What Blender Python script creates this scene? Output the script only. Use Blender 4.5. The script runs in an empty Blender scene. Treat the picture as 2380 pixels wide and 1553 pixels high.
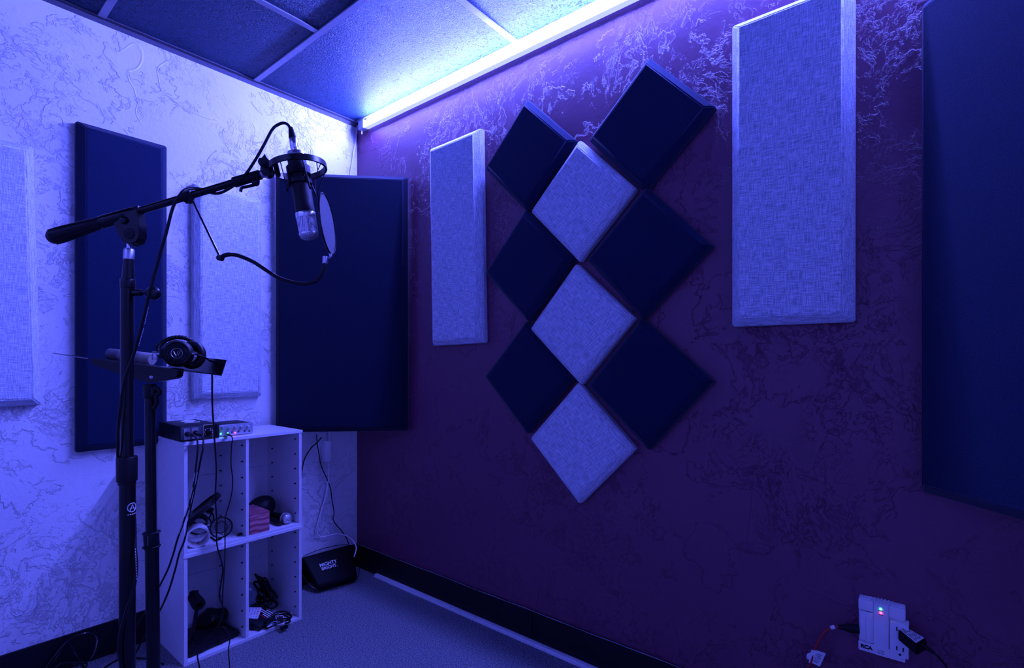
import bpy, bmesh, math, random
from mathutils import Vector, Matrix
random.seed(7)
S = bpy.context.scene
COL = S.collection

# ------------------------------------------------------------------ camera
FPX, TH, HOR = 1197.0, math.radians(39.25), 840.0          # focal length (px), heading, horizon row
CX, SX = math.cos(TH), math.sin(TH)
EYE = Vector((-1.63, -2.416, 1.108))
H = 2.395                                                    # ceiling height
cam = bpy.data.cameras.new('camera'); co = bpy.data.objects.new('camera', cam); COL.objects.link(co)
co.location = EYE; co.rotation_euler = (math.pi/2, 0, TH-math.pi/2)
cam.sensor_width = 36; cam.lens = FPX/2380*36; cam.shift_y = (HOR-776.5)/2380; cam.clip_start = .01
S.camera = co
# ------------------------------------------------------------------ world, light, exposure
w = bpy.data.worlds.new('world'); S.world = w; w.use_nodes = True
w.node_tree.nodes['Background'].inputs[0].default_value = (.01, .01, .03, 1)
w.node_tree.nodes['Background'].inputs[1].default_value = .2
LED_COL = (.112, .130, 1.0)
LED_POWER = 1600.0
S.view_settings.view_transform = 'Standard'; S.view_settings.look = 'None'
S.view_settings.exposure = 0.0; S.view_settings.gamma = 1.0; S.view_settings.use_curve_mapping = False
def lamp(name, loc, rot, size, power, col):
    l = bpy.data.lights.new(name, 'AREA'); l.energy = power; l.color = col; l.shape = 'RECTANGLE'; l.size, l.size_y = size
    o = bpy.data.objects.new(name, l); o.location = loc; o.rotation_euler = rot; COL.objects.link(o); return o


BLUE = lamp('blue_fill_light', (-3.1, -1.5, 2.34), (math.radians(35), 0, math.radians(-90)), (2.2, .04), 8.5, (.095, .115, 1.0))  # unseen fill light without a fixture, added to brighten the grey panels

# ------------------------------------------------------------------ placing
def ray(px, py):
    u = (px-1190)/FPX
    return Vector((CX+u*SX, SX-u*CX, -(py-HOR)/FPX))
def on(ax, val, px, py):                                     # where the sight line meets a wall, floor or shelf plane
    d = ray(px, py); return EYE + d*((val-EYE[ax])/d[ax])
def at(d, px, py): return EYE + ray(px, py)*d
FWD, RGT, UP = Vector((CX, SX, 0)), Vector((SX, -CX, 0)), Vector((0, 0, 1))
def frame(x, z):                                             # rotation with columns x, y, z
    x = Vector(x).normalized(); z = Vector(z); z = (z-x*z.dot(x)).normalized(); y = z.cross(x)
    return Matrix((x, y, z)).transposed().to_4x4()

# ------------------------------------------------------------------ mesh helpers
def BM(): return bmesh.new()
def box(bm, a, b, bev=0, M=None, seg=2):
    a, b = Vector(a), Vector(b)
    lo = Vector(map(min, a, b)); hi = Vector(map(max, a, b))
    r = bmesh.ops.create_cube(bm, size=1)['verts']
    for v in r: v.co = Vector(((v.co.x+.5)*(hi.x-lo.x)+lo.x, (v.co.y+.5)*(hi.y-lo.y)+lo.y, (v.co.z+.5)*(hi.z-lo.z)+lo.z))
    if bev:
        e = list({e for v in r for e in v.link_edges})
        r2 = bmesh.ops.bevel(bm, geom=e, offset=bev, segments=seg, affect='EDGES', profile=.6)
        r = list({v for f in r2['faces'] for v in f.verts} | {v for v in r if v.is_valid})
    if M: 
        for v in r: v.co = M @ v.co
    return bm
def spline(pts, n=8, closed=False):
    pts = [Vector(p) for p in pts]; out = []; N = len(pts)
    for i in range(N if closed else N-1):
        if closed: p0, p1, p2, p3 = pts[i-1], pts[i], pts[(i+1)%N], pts[(i+2)%N]
        else:
            p1, p2 = pts[i], pts[i+1]; p0 = pts[i-1] if i else p1*2-p2; p3 = pts[i+2] if i+2 < N else p2*2-p1
        for k in range(n):
            t = k/n
            out.append(.5*((2*p1)+(p2-p0)*t+(2*p0-5*p1+4*p2-p3)*t*t+(3*p1-p0-3*p2+p3)*t**3))
    if not closed: out.append(pts[-1])
    return out
def tube(bm, pts, r, seg=8, closed=False):
    pts = [Vector(p) for p in pts]; N = len(pts); rr = r if isinstance(r, (list, tuple)) else [r]*N
    t0 = (pts[1]-pts[0]).normalized(); up = Vector((0, 0, 1)) if abs(t0.z) < .9 else Vector((1, 0, 0))
    nrm = (up-t0*up.dot(t0)).normalized(); rings = []
    for i in range(N):
        if closed: t = pts[(i+1)%N]-pts[i-1]
        else: t = pts[min(i+1, N-1)]-pts[max(i-1, 0)]
        t.normalize(); nrm = (nrm-t*nrm.dot(t)).normalized(); b = t.cross(nrm)
        rings.append([bm.verts.new(pts[i]+(nrm*math.cos(2*math.pi*k/seg)+b*math.sin(2*math.pi*k/seg))*rr[i]) for k in range(seg)])
    for i in range(N if closed else N-1):
        A, B = rings[i], rings[(i+1)%N]
        for k in range(seg): bm.faces.new((A[k], A[(k+1)%seg], B[(k+1)%seg], B[k]))
    if not closed:
        bm.faces.new(rings[0][::-1]); bm.faces.new(rings[-1])
    return bm
def lathe(bm, A, Bp, prof, seg=32, caps=True):               # prof: (t along A->B, radius)
    A, Bp = Vector(A), Vector(Bp); d = Bp-A; z = d.normalized()
    x = Vector((0, 0, 1)) if abs(z.z) < .9 else Vector((1, 0, 0)); x = (x-z*x.dot(z)).normalized(); y = z.cross(x); rings = []
    for t, r in prof:
        c = A+d*t; rings.append([bm.verts.new(c+(x*math.cos(2*math.pi*k/seg)+y*math.sin(2*math.pi*k/seg))*max(r, 1e-5)) for k in range(seg)])
    for P, Q in zip(rings, rings[1:]):
        for k in range(seg): bm.faces.new((P[k], P[(k+1)%seg], Q[(k+1)%seg], Q[k]))
    if caps: bm.faces.new(rings[0][::-1]); bm.faces.new(rings[-1])
    return bm
def cyl(bm, A, B, r, r2=None, seg=24, bev=0):
    r2 = r if r2 is None else r2; L = (Vector(B)-Vector(A)).length
    if bev:
        e = bev/L; return lathe(bm, A, B, [(0, r-bev), (e*.3, r-bev*.3), (e, r), (1-e, r2), (1-e*.3, r2-bev*.3), (1, r2-bev)], seg)
    return lathe(bm, A, B, [(0, r), (1, r2)], seg)
def circle(c, x, y, r, n=40, a0=0, a1=2*math.pi, ry=None):
    ry = r if ry is None else ry; full = abs(a1-a0-2*math.pi) < 1e-6
    m = n if full else n-1
    return [Vector(c)+Vector(x)*r*math.cos(a0+(a1-a0)*k/m)+Vector(y)*ry*math.sin(a0+(a1-a0)*k/m) for k in range(n)]
def perp(z):
    z = Vector(z).normalized(); x = Vector((0, 0, 1)) if abs(z.z) < .9 else Vector((1, 0, 0))
    x = (x-z*x.dot(z)).normalized(); return x, z.cross(x)
def ball(bm, c, r, sc=(1, 1, 1), seg=20):
    v = bmesh.ops.create_uvsphere(bm, u_segments=seg, v_segments=max(8, seg//2), radius=r)['verts']
    for q in v: q.co = Vector((q.co.x*sc[0], q.co.y*sc[1], q.co.z*sc[2]))+Vector(c)
    return bm
def prism(bm, poly, d, bev=0):                               # polygon of 3-D points pushed along d
    a = [bm.verts.new(Vector(p)) for p in poly]; b = [bm.verts.new(Vector(p)+Vector(d)) for p in poly]; n = len(a)
    bm.faces.new(a[::-1]); bm.faces.new(b)
    for i in range(n): bm.faces.new((a[i], a[(i+1)%n], b[(i+1)%n], b[i]))
    if bev:
        es = list({e for v in a+b for e in v.link_edges}); bmesh.ops.bevel(bm, geom=es, offset=bev, segments=2, affect='EDGES')
    return bm
def ribbon_ring(bm, c, x, y, z, r, hgt, thk, n=48, a0=0, a1=2*math.pi):
    full = abs(a1-a0-2*math.pi) < 1e-6; rows = []
    for k in range(n):
        a = a0+(a1-a0)*k/(n if full else n-1); u = x*math.cos(a)+y*math.sin(a)
        rows.append([bm.verts.new(Vector(c)+u*(r+o)+z*q) for o, q in ((-thk/2, -hgt/2), (thk/2, -hgt/2), (thk/2, hgt/2), (-thk/2, hgt/2))])
    for i in range(n if full else n-1):
        A, B = rows[i], rows[(i+1)%n]
        for k in range(4): bm.faces.new((A[k], A[(k+1)%4], B[(k+1)%4], B[k]))
    if not full: bm.faces.new(rows[0][::-1]); bm.faces.new(rows[-1])
    return bm
def text(bm, s, size, M, depth=.0004, bold=0):
    cu = bpy.data.curves.new('t', 'FONT'); cu.body = s; cu.size = size; cu.extrude = depth; cu.align_x = 'CENTER'; cu.align_y = 'CENTER'; cu.offset = bold
    o = bpy.data.objects.new('t', cu); COL.objects.link(o)
    bpy.context.view_layer.update(); dg = bpy.context.evaluated_depsgraph_get()
    me = bpy.data.meshes.new_from_object(o.evaluated_get(dg)); me.transform(M); bm.from_mesh(me)
    bpy.data.objects.remove(o); bpy.data.curves.remove(cu); bpy.data.meshes.remove(me); return bm

# ------------------------------------------------------------------ object helpers
def tag(o, label=None, cat=None, group=None, kind=None):
    for k, v in (('label', label), ('category', cat), ('group', group), ('kind', kind)):
        if v: o[k] = v
    return o
def thing(name, label, cat, loc, group=None):
    o = bpy.data.objects.new(name, None); o.empty_display_size = .05; o.location = loc; COL.objects.link(o)
    return tag(o, label, cat, group)
def mesh(name, bm, mat, loc, smooth):
    bmesh.ops.recalc_face_normals(bm, faces=bm.faces)
    me = bpy.data.meshes.new(name); bm.to_mesh(me); bm.free(); me.transform(Matrix.Translation(-Vector(loc))); me.materials.append(mat)
    if smooth:
        for p in me.polygons: p.use_smooth = True
        try: me.set_sharp_from_angle(angle=math.radians(38))
        except Exception: pass
    return me
def part(name, bm, mat, parent, label=None, smooth=True, kind=None):
    r = parent
    while r.parent: r = r.parent
    o = bpy.data.objects.new(name, mesh(name, bm, mat, r.location, smooth)); COL.objects.link(o); o.parent = parent
    return tag(o, label, kind=kind)
def single(name, bm, mat, label, cat, loc, group=None, smooth=True):
    o = bpy.data.objects.new(name, mesh(name, bm, mat, loc, smooth)); o.location = loc; COL.objects.link(o)
    return tag(o, label, cat, group)
def struct(name, bm, mat, smooth=False):
    o = bpy.data.objects.new(name, mesh(name, bm, mat, (0, 0, 0), smooth)); COL.objects.link(o); o['kind'] = 'structure'; return o

# ------------------------------------------------------------------ materials
class G:                                                     # small node-graph helper
    def __init__(s, name):
        s.m = bpy.data.materials.new(name); s.m.use_nodes = True; s.t = s.m.node_tree; s.b = s.t.nodes['Principled BSDF']
        s.co = s.t.nodes.new('ShaderNodeTexCoord').outputs['Object']
    def set(s, inp, v):
        i = s.b.inputs[inp]
        if hasattr(v, 'is_linked') or isinstance(v, bpy.types.NodeSocket): s.t.links.new(v, i)
        else: i.default_value = v
    def n(s, typ, out=0, props=None, **kw):
        nd = s.t.nodes.new('ShaderNode'+typ)
        for k, v in (props or {}).items(): setattr(nd, k, v)
        for k, v in kw.items():
            i = nd.inputs[int(k[1:])] if k[0] == 'i' and k[1:].isdigit() else nd.inputs[k]
            if isinstance(v, bpy.types.NodeSocket): s.t.links.new(v, i)
            else: i.default_value = v
        return nd.outputs[out]
    def mapped(s, sc): return s.n('Mapping', Vector=s.co, Scale=sc)
    def noise(s, scale, detail=4, rough=.5, dist=0, vec=None):
        return s.n('TexNoise', Vector=vec or s.co, Scale=scale, Detail=detail, Roughness=rough, Distortion=dist)
    def rng(s, v, a, b, c=0., d=1.):
        return s.n('MapRange', props={'interpolation_type': 'SMOOTHSTEP'}, Value=v, **{'From Min': a, 'From Max': b, 'To Min': c, 'To Max': d})
    def math(s, op, a, b=0.): return s.n('Math', props={'operation': op}, i0=a, i1=b)
    def mix(s, f, a, b):
        nd = s.t.nodes.new('ShaderNodeMix'); nd.data_type = 'RGBA'
        for i, v in ((0, f), (6, a), (7, b)):
            if isinstance(v, bpy.types.NodeSocket): s.t.links.new(v, nd.inputs[i])
            else: nd.inputs[i].default_value = (*v, 1) if i else v
        return nd.outputs[2]
    def bump(s, h, strength=1, dist=.002): s.set('Normal', s.n('Bump', Height=h, Strength=strength, Distance=dist))

def plain(name, col, rough=.5, metal=0., var=.12, spec=.4):
    g = G(name); nz = g.noise(35, 3); c2 = tuple(x*(1-var) for x in col)
    g.set('Base Color', g.mix(g.rng(nz, .35, .65), col, c2)); g.set('Roughness', g.rng(g.noise(60, 2), .3, .7, max(0, rough-.02), rough+.02))
    g.set('Metallic', metal); g.set('Specular IOR Level', spec); return g.m
def glow(name, col, st):
    g = G(name); g.set('Base Color', (*col, 1)); g.set('Emission Color', (*col, 1)); g.set('Emission Strength', st); return g.m
def plaster(name, col, rough, seed, dist, lo=.40, spec=.5):
    g = G(name)
    base = g.n('Mapping', Vector=g.co, Location=(seed, seed*.7, seed*.3))
    wv = g.n('TexNoise', 1, Vector=base, Scale=2.6, Detail=3.)
    vec = g.n('VectorMath', props={'operation': 'MULTIPLY_ADD'}, i0=wv, i1=(.22, .22, .22), i2=base)
    jag = g.noise(5.2, 9, .62, .25, vec)
    jag2 = g.noise(11, 8, .62, .4, g.n('Mapping', Vector=vec, Rotation=(.5, .4, .3), Scale=(1, 1.5, .7)))
    m1 = g.rng(g.noise(2.3, 3, .6, 0, vec), .0+lo, .14+lo)
    m2 = g.rng(g.noise(1.7, 3, .6, .2, base), .50, .60)
    arcn = g.noise(2.4, 2.5, .45, .5, g.n('Mapping', Vector=base, Rotation=(.7, .2, .9), Scale=(1, 1.5, .8)))
    arc = g.rng(g.math('ABSOLUTE', g.math('SUBTRACT', arcn, .52)), .0, .006, 1., 0.)
    h = g.math('MULTIPLY', g.rng(jag, .52, .545), .55)
    for v, mk, k in ((g.rng(jag, .60, .62), m1, .5), (g.rng(jag2, .55, .575), m1, .55), (g.rng(g.noise(26, 6, .65, .4, vec), .54, .58), m1, .5), (g.rng(jag2, .64, .655), m1, .4), (arc, m2, .25)):
        h = g.math('ADD', h, g.math('MULTIPLY', g.math('MULTIPLY', v, mk), k))
    h = g.math('ADD', h, g.math('MULTIPLY', g.noise(45, 6, .65), .30))
    h = g.math('ADD', h, g.math('MULTIPLY', g.noise(1.9, 2), .8))
    g.bump(h, .8, dist)
    g.set('Base Color', g.mix(g.rng(g.noise(1.8, 4), .3, .7), col, tuple(x*.88 for x in col)))
    g.set('Roughness', rough); g.set('Specular IOR Level', spec); return g.m
def fabric(name, c1, c2, weave, rough=.95):
    g = G(name)
    if weave:
        a = g.noise(1., 3, .6, 0, g.mapped((520, 520, 30))); b = g.noise(1., 3, .6, 0, g.mapped((30, 520, 520)))
        v = g.math('MULTIPLY', g.math('ADD', a, b), .5)
        v = g.math('ADD', v, 0.)
        f = g.rng(v, .39, .61)
    else:
        v = g.noise(420, 3, .7); f = g.rng(v, .35, .7)
    g.set('Base Color', g.mix(f, c1, c2)); g.set('Roughness', rough); g.set('Specular IOR Level', .15)
    g.set('Sheen Weight', .15); g.bump(v, .5, .0012); return g.m

M_WALL_L = plaster('white_plaster', (.80, .79, .80), .55, 0, .0070)
M_WALL_R = plaster('maroon_plaster', (.155, .025, .078), .52, 5.3, .0042, .46, .75)
M_WALL_O = plain('white_paint', (.66, .66, .67), .6); M_WALL_F = plain('dark_paint', (.58, .57, .58), .6)
M_GREY = fabric('grey_woven_fabric', (.30, .34, .40), (.80, .84, .90), True)
M_DARK = fabric('navy_felt_fabric', (.001, .006, .026), (.004, .015, .055), False)
M_TRAP = fabric('black_felt_fabric', (.001, .004, .016), (.003, .009, .034), False)
def carpet():
    g = G('carpet'); v = g.noise(210, 5, .75); f = g.rng(v, .36, .66)
    g.set('Base Color', g.mix(f, (.08, .09, .11), (.62, .63, .67))); g.set('Roughness', .95); g.set('Specular IOR Level', .1)
    g.bump(g.math('ADD', v, g.noise(90, 3)), 1, .010); return g.m
M_CARPET = carpet()
def ceiling_mat():
    g = G('black_fissured_tile')
    v = g.n('Mapping', Vector=g.co, Scale=(1, .75, 1))
    worm = g.rng(g.noise(75, 3, .5, 2.2, v), .57, .62)
    pin = g.rng(g.noise(160, 2, .6), .56, .66); gr = g.noise(300, 3)
    h = g.math('SUBTRACT', g.math('MULTIPLY', gr, .35), g.math('ADD', worm, g.math('MULTIPLY', pin, .35)))
    g.bump(h, 1, .0075); g.set('Base Color', g.mix(worm, (.020, .045, .085), (.001, .003, .006)))
    g.set('Roughness', .5); g.set('Specular IOR Level', .24); g.set('Specular Tint', (.35, .55, 1., 1)); return g.m
M_CEIL = ceiling_mat()
M_TEE = plain('grey_painted_metal', (.25, .26, .30), .45)
M_BASE = plain('black_vinyl', (.005, .005, .008), .45, spec=.3)
M_WHITE = plain('white_plastic', (.80, .80, .82), .4, var=.05)
M_LAM = plain('white_laminate', (.74, .73, .76), .38, var=.05)
M_SCREW = plain('dark_pin', (.01, .01, .012), .4)
M_BLK = plain('black_painted_steel', (.004, .004, .006), .25, spec=.35)
M_BLKM = plain('matte_black_plastic', (.006, .006, .009), .5, spec=.25)
M_RUB = plain('black_rubber', (.005, .005, .007), .4, spec=.25)
M_CHR = plain('chrome', (.85, .85, .87), .24, 1.)
M_STEEL = plain('brushed_steel', (.62, .62, .66), .32, 1.)
M_LED = glow('led_diffuser', LED_COL, LED_POWER)
M_GRN = glow('green_indicator', (.05, 1., .1), 14); M_REDI = glow('red_indicator', (1., .03, .12), 14)
M_CABLE = plain('glossy_black_cable', (.006, .006, .009), .25, spec=.6)
M_INKW = plain('white_ink', (.8, .8, .8), .5); M_INKB = plain('black_ink', (.008, .008, .008), .5)
M_CEDAR = None
def cedar():
    g = G('pink_cedar'); v = g.n('TexWave', 1, Vector=g.mapped((1, 1, 1)), Scale=14., Distortion=4., Detail=3., props={'bands_direction': 'Z'})
    g.set('Base Color', g.mix(g.rng(v, .2, .9), (.62, .20, .24), (.30, .07, .10))); g.set('Roughness', .45); g.bump(v, .25, .001); return g.m
M_CEDAR = cedar()
def gauze():
    g = G('pop_filter_mesh'); v = g.noise(1., 2, .5, 0, g.mapped((900, 900, 900)))
    g.set('Base Color', g.mix(g.rng(v, .35, .65), (.05, .05, .06), (.20, .20, .23))); g.set('Roughness', .8)
    g.set('Alpha', .62); return g.m
M_GAUZE = gauze()
def grille():
    g = G('wire_mesh'); ck = g.n('TexVoronoi', 0, Vector=g.co, Scale=420., Randomness=.15)
    f = g.rng(ck, .25, .55)
    g.set('Base Color', g.mix(f, (.02, .02, .03), (.85, .85, .88))); g.set('Metallic', .9); g.set('Roughness', .3); g.bump(ck, 1, .001); return g.m
M_GRILLE = grille()
M_RED = plain('red_cord_rubber', (.35, .02, .03), .45)
M_CLEAR = plain('clear_poly_bag', (.10, .12, .16), .12)
M_SILV = plain('silver_panel', (.55, .58, .64), .35, .6)

# ================================================================== SETTING
XB, YF = -3.25, -2.86                                        # far sides of the room, behind the camera
struct('wall_left', box(BM(), (XB-.1, 0, 0), (.1, .1, H+.1)), M_WALL_L)
struct('wall_right', box(BM(), (0, YF-.1, 0), (.1, 0, H+.1)), M_WALL_R)
struct('wall_front', box(BM(), (XB-.1, YF-.1, 0), (0, YF, H+.1)), M_WALL_F)
struct('wall_back', box(BM(), (XB-.1, YF, 0), (XB, 0, H+.1)), M_WALL_O)
struct('floor', box(BM(), (XB-.1, YF-.1, -.1), (.1, .1, 0)), M_CARPET)
struct('ceiling', box(BM(), (XB, YF, H), (0, 0, H+.1)), M_CEIL)
BH = .124
struct('baseboard_left', box(BM(), (XB, -.009, 0), (-.009, 0, BH), .002), M_BASE)
struct('baseboard_right', box(BM(), (-.009, YF, 0), (0, -1.1955, BH), .002), M_BASE)
bm = box(BM(), (-.009, -1.192, 0), (0, 0, BH), .002); struct('baseboard_right.001', bm, M_BASE)
pts = [(-.0085, -.01-i*.05, BH+.0006*math.sin(i*1.7)+.0009*math.sin(i*.61)) for i in range(54)]
struct('trim_1', tube(BM(), pts, [.0011+.0009*abs(math.sin(i*.9)) for i in range(54)], 6), M_TEE, True)
# ceiling grid: main tees parallel to the right wall, cross tees, wall angles
TW = .012
tn = 2
for x in (-.547, -1.112, -1.68, -2.25, -2.82):
    bm = BM(); box(bm, (x-TW, YF, H-.006), (x+TW, -.02, H)); struct('trim_%d' % tn, bm, M_TEE); tn += 1
for x0, x1, ys in ((-.547, 0, (-1.117, -2.25)), (-1.112, -.547, (-.56, -1.68)), (-1.68, -1.112, (-1.117, -2.25)), (-2.25, -1.68, (-.56, -1.68))):
    for y in ys:
        bm = BM(); box(bm, (x0+TW, y-TW, H-.005), (x1-TW if x1 else -.02, y+TW, H)); struct('trim_%d' % tn, bm, M_TEE); tn += 1
bm = BM(); box(bm, (XB, -.022, H-.004), (0, 0, H)); box(bm, (XB, -.003, H-.022), (0, 0, H-.004)); struct('trim_%d' % tn, bm, plain('dark_wall_angle', (.07, .07, .09), .5)); tn += 1
bm = BM(); box(bm, (-.022, YF, H-.004), (0, -.022, H)); struct('trim_%d' % tn, bm, M_TEE); tn += 1
# white cord cover lying along the foot of the right baseboard
bm = BM(); box(bm, (-.026, -2.7, 0), (-.009, -.19, .013), .002); box(bm, (-.031, -2.7, 0), (-.026, -.19, .004))
struct('trim_%d' % tn, bm, M_WHITE); tn += 1

# LED strip: white channel under the ceiling along the right wall, half-round diffuser on its face
t = thing('led_strip_light', 'glowing blue-white LED strip along the top of the maroon wall under the ceiling', 'light', (0, -1.4, H-.04))
bm = BM(); box(bm, (-.015, YF+.01, H-.056), (0, -.06, H-.0005), .0003); part('channel', bm, M_WHITE, t)
bm = BM(); box(bm, (-.0272, YF+.01, H-.0590), (0, -.06, H-.0578), .0004); part('fill_glow_lip', bm, glow('lip_fill_glow', LED_COL, 5.), t)  # lip screens the tube; its own glow is added to lighten the dark underside
bm = BM(); tube(bm, [(-.0262, -.125-i*.1, H-.0510) for i in range(28)], .0066, 10); part('diffuser', bm, M_LED, t, 'bright glowing diffuser')
bm = BM(); box(bm, (-.034, -.105, H-.062), (0, -.06, H-.018), .002); part('end_cap', bm, M_WHITE, t)
bm = BM(); cyl(bm, (-.022, -.075, H-.085), (-.022, -.075, H-.058), .004); part('hook', bm, M_STEEL, t)

# ================================================================== ACOUSTIC PANELS
def panel_mesh(name, wd, ht, th, bev, mat):
    bm = BM(); rows = []
    for yy, ins in ((0, 0), (-(th-bev), 0), (-th, bev)):
        a, c = wd/2-ins, ht/2-ins; rows.append([bm.verts.new((sx*a, yy, sz*c)) for sx, sz in ((-1, -1), (1, -1), (1, 1), (-1, 1))])
    bm.faces.new(rows[0]); bm.faces.new(rows[2][::-1])
    for A, B in zip(rows, rows[1:]):
        for k in range(4): bm.faces.new((A[k], A[(k+1) % 4], B[(k+1) % 4], B[k]))
    bmesh.ops.bevel(bm, geom=list(bm.edges), offset=.0035, segments=3, affect='EDGES')
    return mesh(name, bm, mat, (0, 0, 0), True)
def panel(name, label, wd, ht, th, bev, mat, loc, rz, roll=0, group=None, me=None):
    me = me or panel_mesh(name, wd, ht, th, bev, mat)
    o = bpy.data.objects.new(name, me); COL.objects.link(o)
    o.matrix_world = Matrix.Translation(loc) @ Matrix.Rotation(math.radians(rz), 4, 'Z') @ Matrix.Rotation(roll, 4, 'Y')
    return tag(o, label, 'acoustic panel', group)
GL = 'panels on the white wall'
panel('acoustic_panel', 'tall grey woven acoustic panel cut off by the left picture edge on the white wall', .305, .887, .05, .024, M_GREY, (-1.443, -.001, 1.398), 0, -.022, GL)
panel('acoustic_panel', 'long navy acoustic panel on the white wall behind the microphone stand', .284, 1.196, .05, .024, M_DARK, (-1.045, -.001, 1.377), 0, 0, GL)
panel('acoustic_panel', 'grey woven acoustic panel on the white wall above the audio boxes on the shelf', .284, .903, .05, .024, M_GREY, (-.667, -.001, 1.40), 0, 0, GL)
panel('bass_trap_panel', 'wide black acoustic panel set across the room corner beside the white shelf', .612, 1.222, .052, .022, M_TRAP, (-.221, -.221, 1.385), -45)
panel('bass_trap_panel', 'huge dark acoustic panel leaning across the corner at the right picture edge', .612, 1.187, .052, .022, M_DARK, (-.2175, -2.416-.2175, 1.383), -135)
panel('acoustic_panel', 'narrow grey acoustic panel on the maroon wall left of the diamond arrangement', .318, .908, .05, .024, M_GREY, (-.001, -.787, 1.637), -90, -.02, 'upright grey panels on the maroon wall')
panel('acoustic_panel', 'large upright grey acoustic panel on the maroon wall right of the diamond arrangement', .306, .895, .05, .024, M_GREY, (-.001, -2.1055, 1.659), -90, 0, 'upright grey panels on the maroon wall')
dg_, gg_ = panel_mesh('diamond_panel', .312, .312, .05, .02, M_DARK), panel_mesh('diamond_panel', .312, .312, .05, .02, M_GREY)
for me, y, z, rt, lab in (
    (dg_, -1.187, 1.913, .002, 'navy diamond panel at the top of the left column'), (dg_, -1.187, 1.482, .025, 'navy diamond panel in the middle of the left column'),
    (dg_, -1.184, 1.045, .006, 'navy diamond panel at the bottom of the left column'),
    (gg_, -1.425, 1.689, -.005, 'uppermost of the three grey diamond panels'), (gg_, -1.421, 1.243, .047, 'middle one of the three grey diamond panels'),
    (gg_, -1.422, .811, .0125, 'lowest of the three grey diamond panels, nearest the floor'),
    (dg_, -1.684, 1.889, -.036, 'navy diamond panel at the top of the right column'), (dg_, -1.676, 1.466, -.026, 'navy diamond panel in the middle of the right column'),
    (dg_, -1.678, 1.034, .057, 'navy diamond panel at the bottom of the right column')):
    panel('diamond_panel', lab+' on the maroon wall', 0, 0, 0, 0, None, (-.001, y, z), -90, math.pi/4-rt, 'diamond panels on the maroon wall', me)

# ================================================================== SHELF UNITS
SF, SB, SL, SR = -.316, -.03, -.937, -.488                    # front, back, left, right
def shelf(z0, z1, ov, label):
    t = thing('shelf_unit', label, 'shelf', ((SL+SR)/2, (SF+SB)/2, z0), 'stacked white shelf units')
    T = .0115; xd = -.7135
    bm = BM(); box(bm, (SL, SF, z0+T), (SL+T, SB, z1-T), .0006); part('side_panel', bm, M_LAM, t, smooth=False)
    bm = BM(); box(bm, (SR-T, SF, z0+T), (SR, SB, z1-T), .0006); part('side_panel', bm, M_LAM, t, smooth=False)
    bm = BM(); box(bm, (xd-T/2, SF+.002, z0+T), (xd+T/2, SB-.003, z1-T), .0006); part('divider', bm, M_LAM, t, smooth=False)
    bm = BM(); box(bm, (SL-ov, SF-ov, z1-T), (SR+ov, SB, z1), .0006); part('top_panel', bm, M_LAM, t, smooth=False)
    bm = BM(); box(bm, (SL, SF, z0), (SR, SB, z0+T), .0006); part('bottom_panel', bm, M_LAM, t, smooth=False)
    zm = (z0+z1)/2+.02
    bm = BM(); box(bm, (SL+T, SB-.003, z0+T), (SR-T, SB-.0005, zm-.0008)); box(bm, (SL+T, SB-.003, zm+.0008), (SR-T, SB-.0005, z1-T)); part('back_panel', bm, M_LAM, t, smooth=False)
    for x in (SL+T, xd-T/2, xd+T/2, SR-T):
        s = 1 if x in (SL+T, xd+T/2) else -1
        for y in (SF+.03, SB-.05):
            for k in range(6):
                z = z0+.050+k*.064
                if z > z1-.03: continue
                bm = BM(); cyl(bm, (x-s*.0005, y, z), (x+s*.0015, y, z), .0035, seg=10); cyl(bm, (x, y, z), (x+s*.007, y, z), .0022, seg=8)
                part('shelf_pin', bm, M_SCREW, t)
    return t
ZL, ZT = .403, .813
shelf(0, ZL, .003, 'lower white two-cell shelf unit standing on the carpet')
shelf(ZL, ZT, .003, 'upper white two-cell shelf unit stacked on another, carrying the audio boxes')
Z2, Z1 = ZL+.0115, .0115                                      # floors of the upper and lower cells

# ---- preamp box
t = thing('preamp_box', 'black preamp box with two plugged leads on the left of the shelf top', 'audio device', (-.88, -.18, ZT))
px0, px1, py0, py1, pz0, pz1 = -.944, -.814, -.297, -.075, ZT+.003, ZT+.058
bm = BM(); box(bm, (px0, py0+.004, pz0), (px1, py1, pz1), .002); part('case', bm, M_BLKM, t)
bm = BM(); box(bm, (px0+.003, py0, pz0+.003), (px1-.003, py0+.005, pz1-.003), .0005); part('front_panel', bm, plain('dark_steel_face', (.05, .055, .075), .45), t)
bm = BM(); box(bm, (px1-.011, py0-.010, pz0), (px1, py0, pz1), .001); part('rack_ear', bm, M_BLKM, t)
for fx in (px0+.012, px1-.012):
    for fy in (py0+.02, py1-.02):
        bm = BM(); cyl(bm, (fx, fy, ZT), (fx, fy, pz0+.002), .006, seg=12); part('foot', bm, M_RUB, t)
def fpt(px, py, y=py0): return on(1, y, px, py)
for (a, b_) in (((427, 997), (442, 1021)), ((445, 995), (461.5, 1018))):
    A, B = fpt(*a), fpt(*b_)
    bm = BM(); box(bm, (A.x, py0-.002, A.z), (B.x, py0+.001, B.z), .0006); p = part('socket_plate', bm, M_STEEL, t)
    c = (A+B)/2; bm = BM(); cyl(bm, (c.x, py0-.006, c.z), (c.x, py0-.001, c.z), .0095, bev=.001); part('socket_ring', bm, M_BLK, p)
A, B = fpt(472, 988), fpt(494.5, 1020)
bm = BM(); box(bm, (A.x, py0-.002, A.z), (B.x, py0+.001, B.z), .0004); p = part('dial_frame', bm, plain('cream_frame', (.75, .62, .42), .5), t, 'cream edged square dial plate')
bm = BM(); box(bm, (A.x+.0013, py0-.003, A.z-.0013), (B.x-.0013, py0, B.z+.0013)); part('dial_face', bm, M_INKB, p)
c = (A+B)/2
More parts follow.
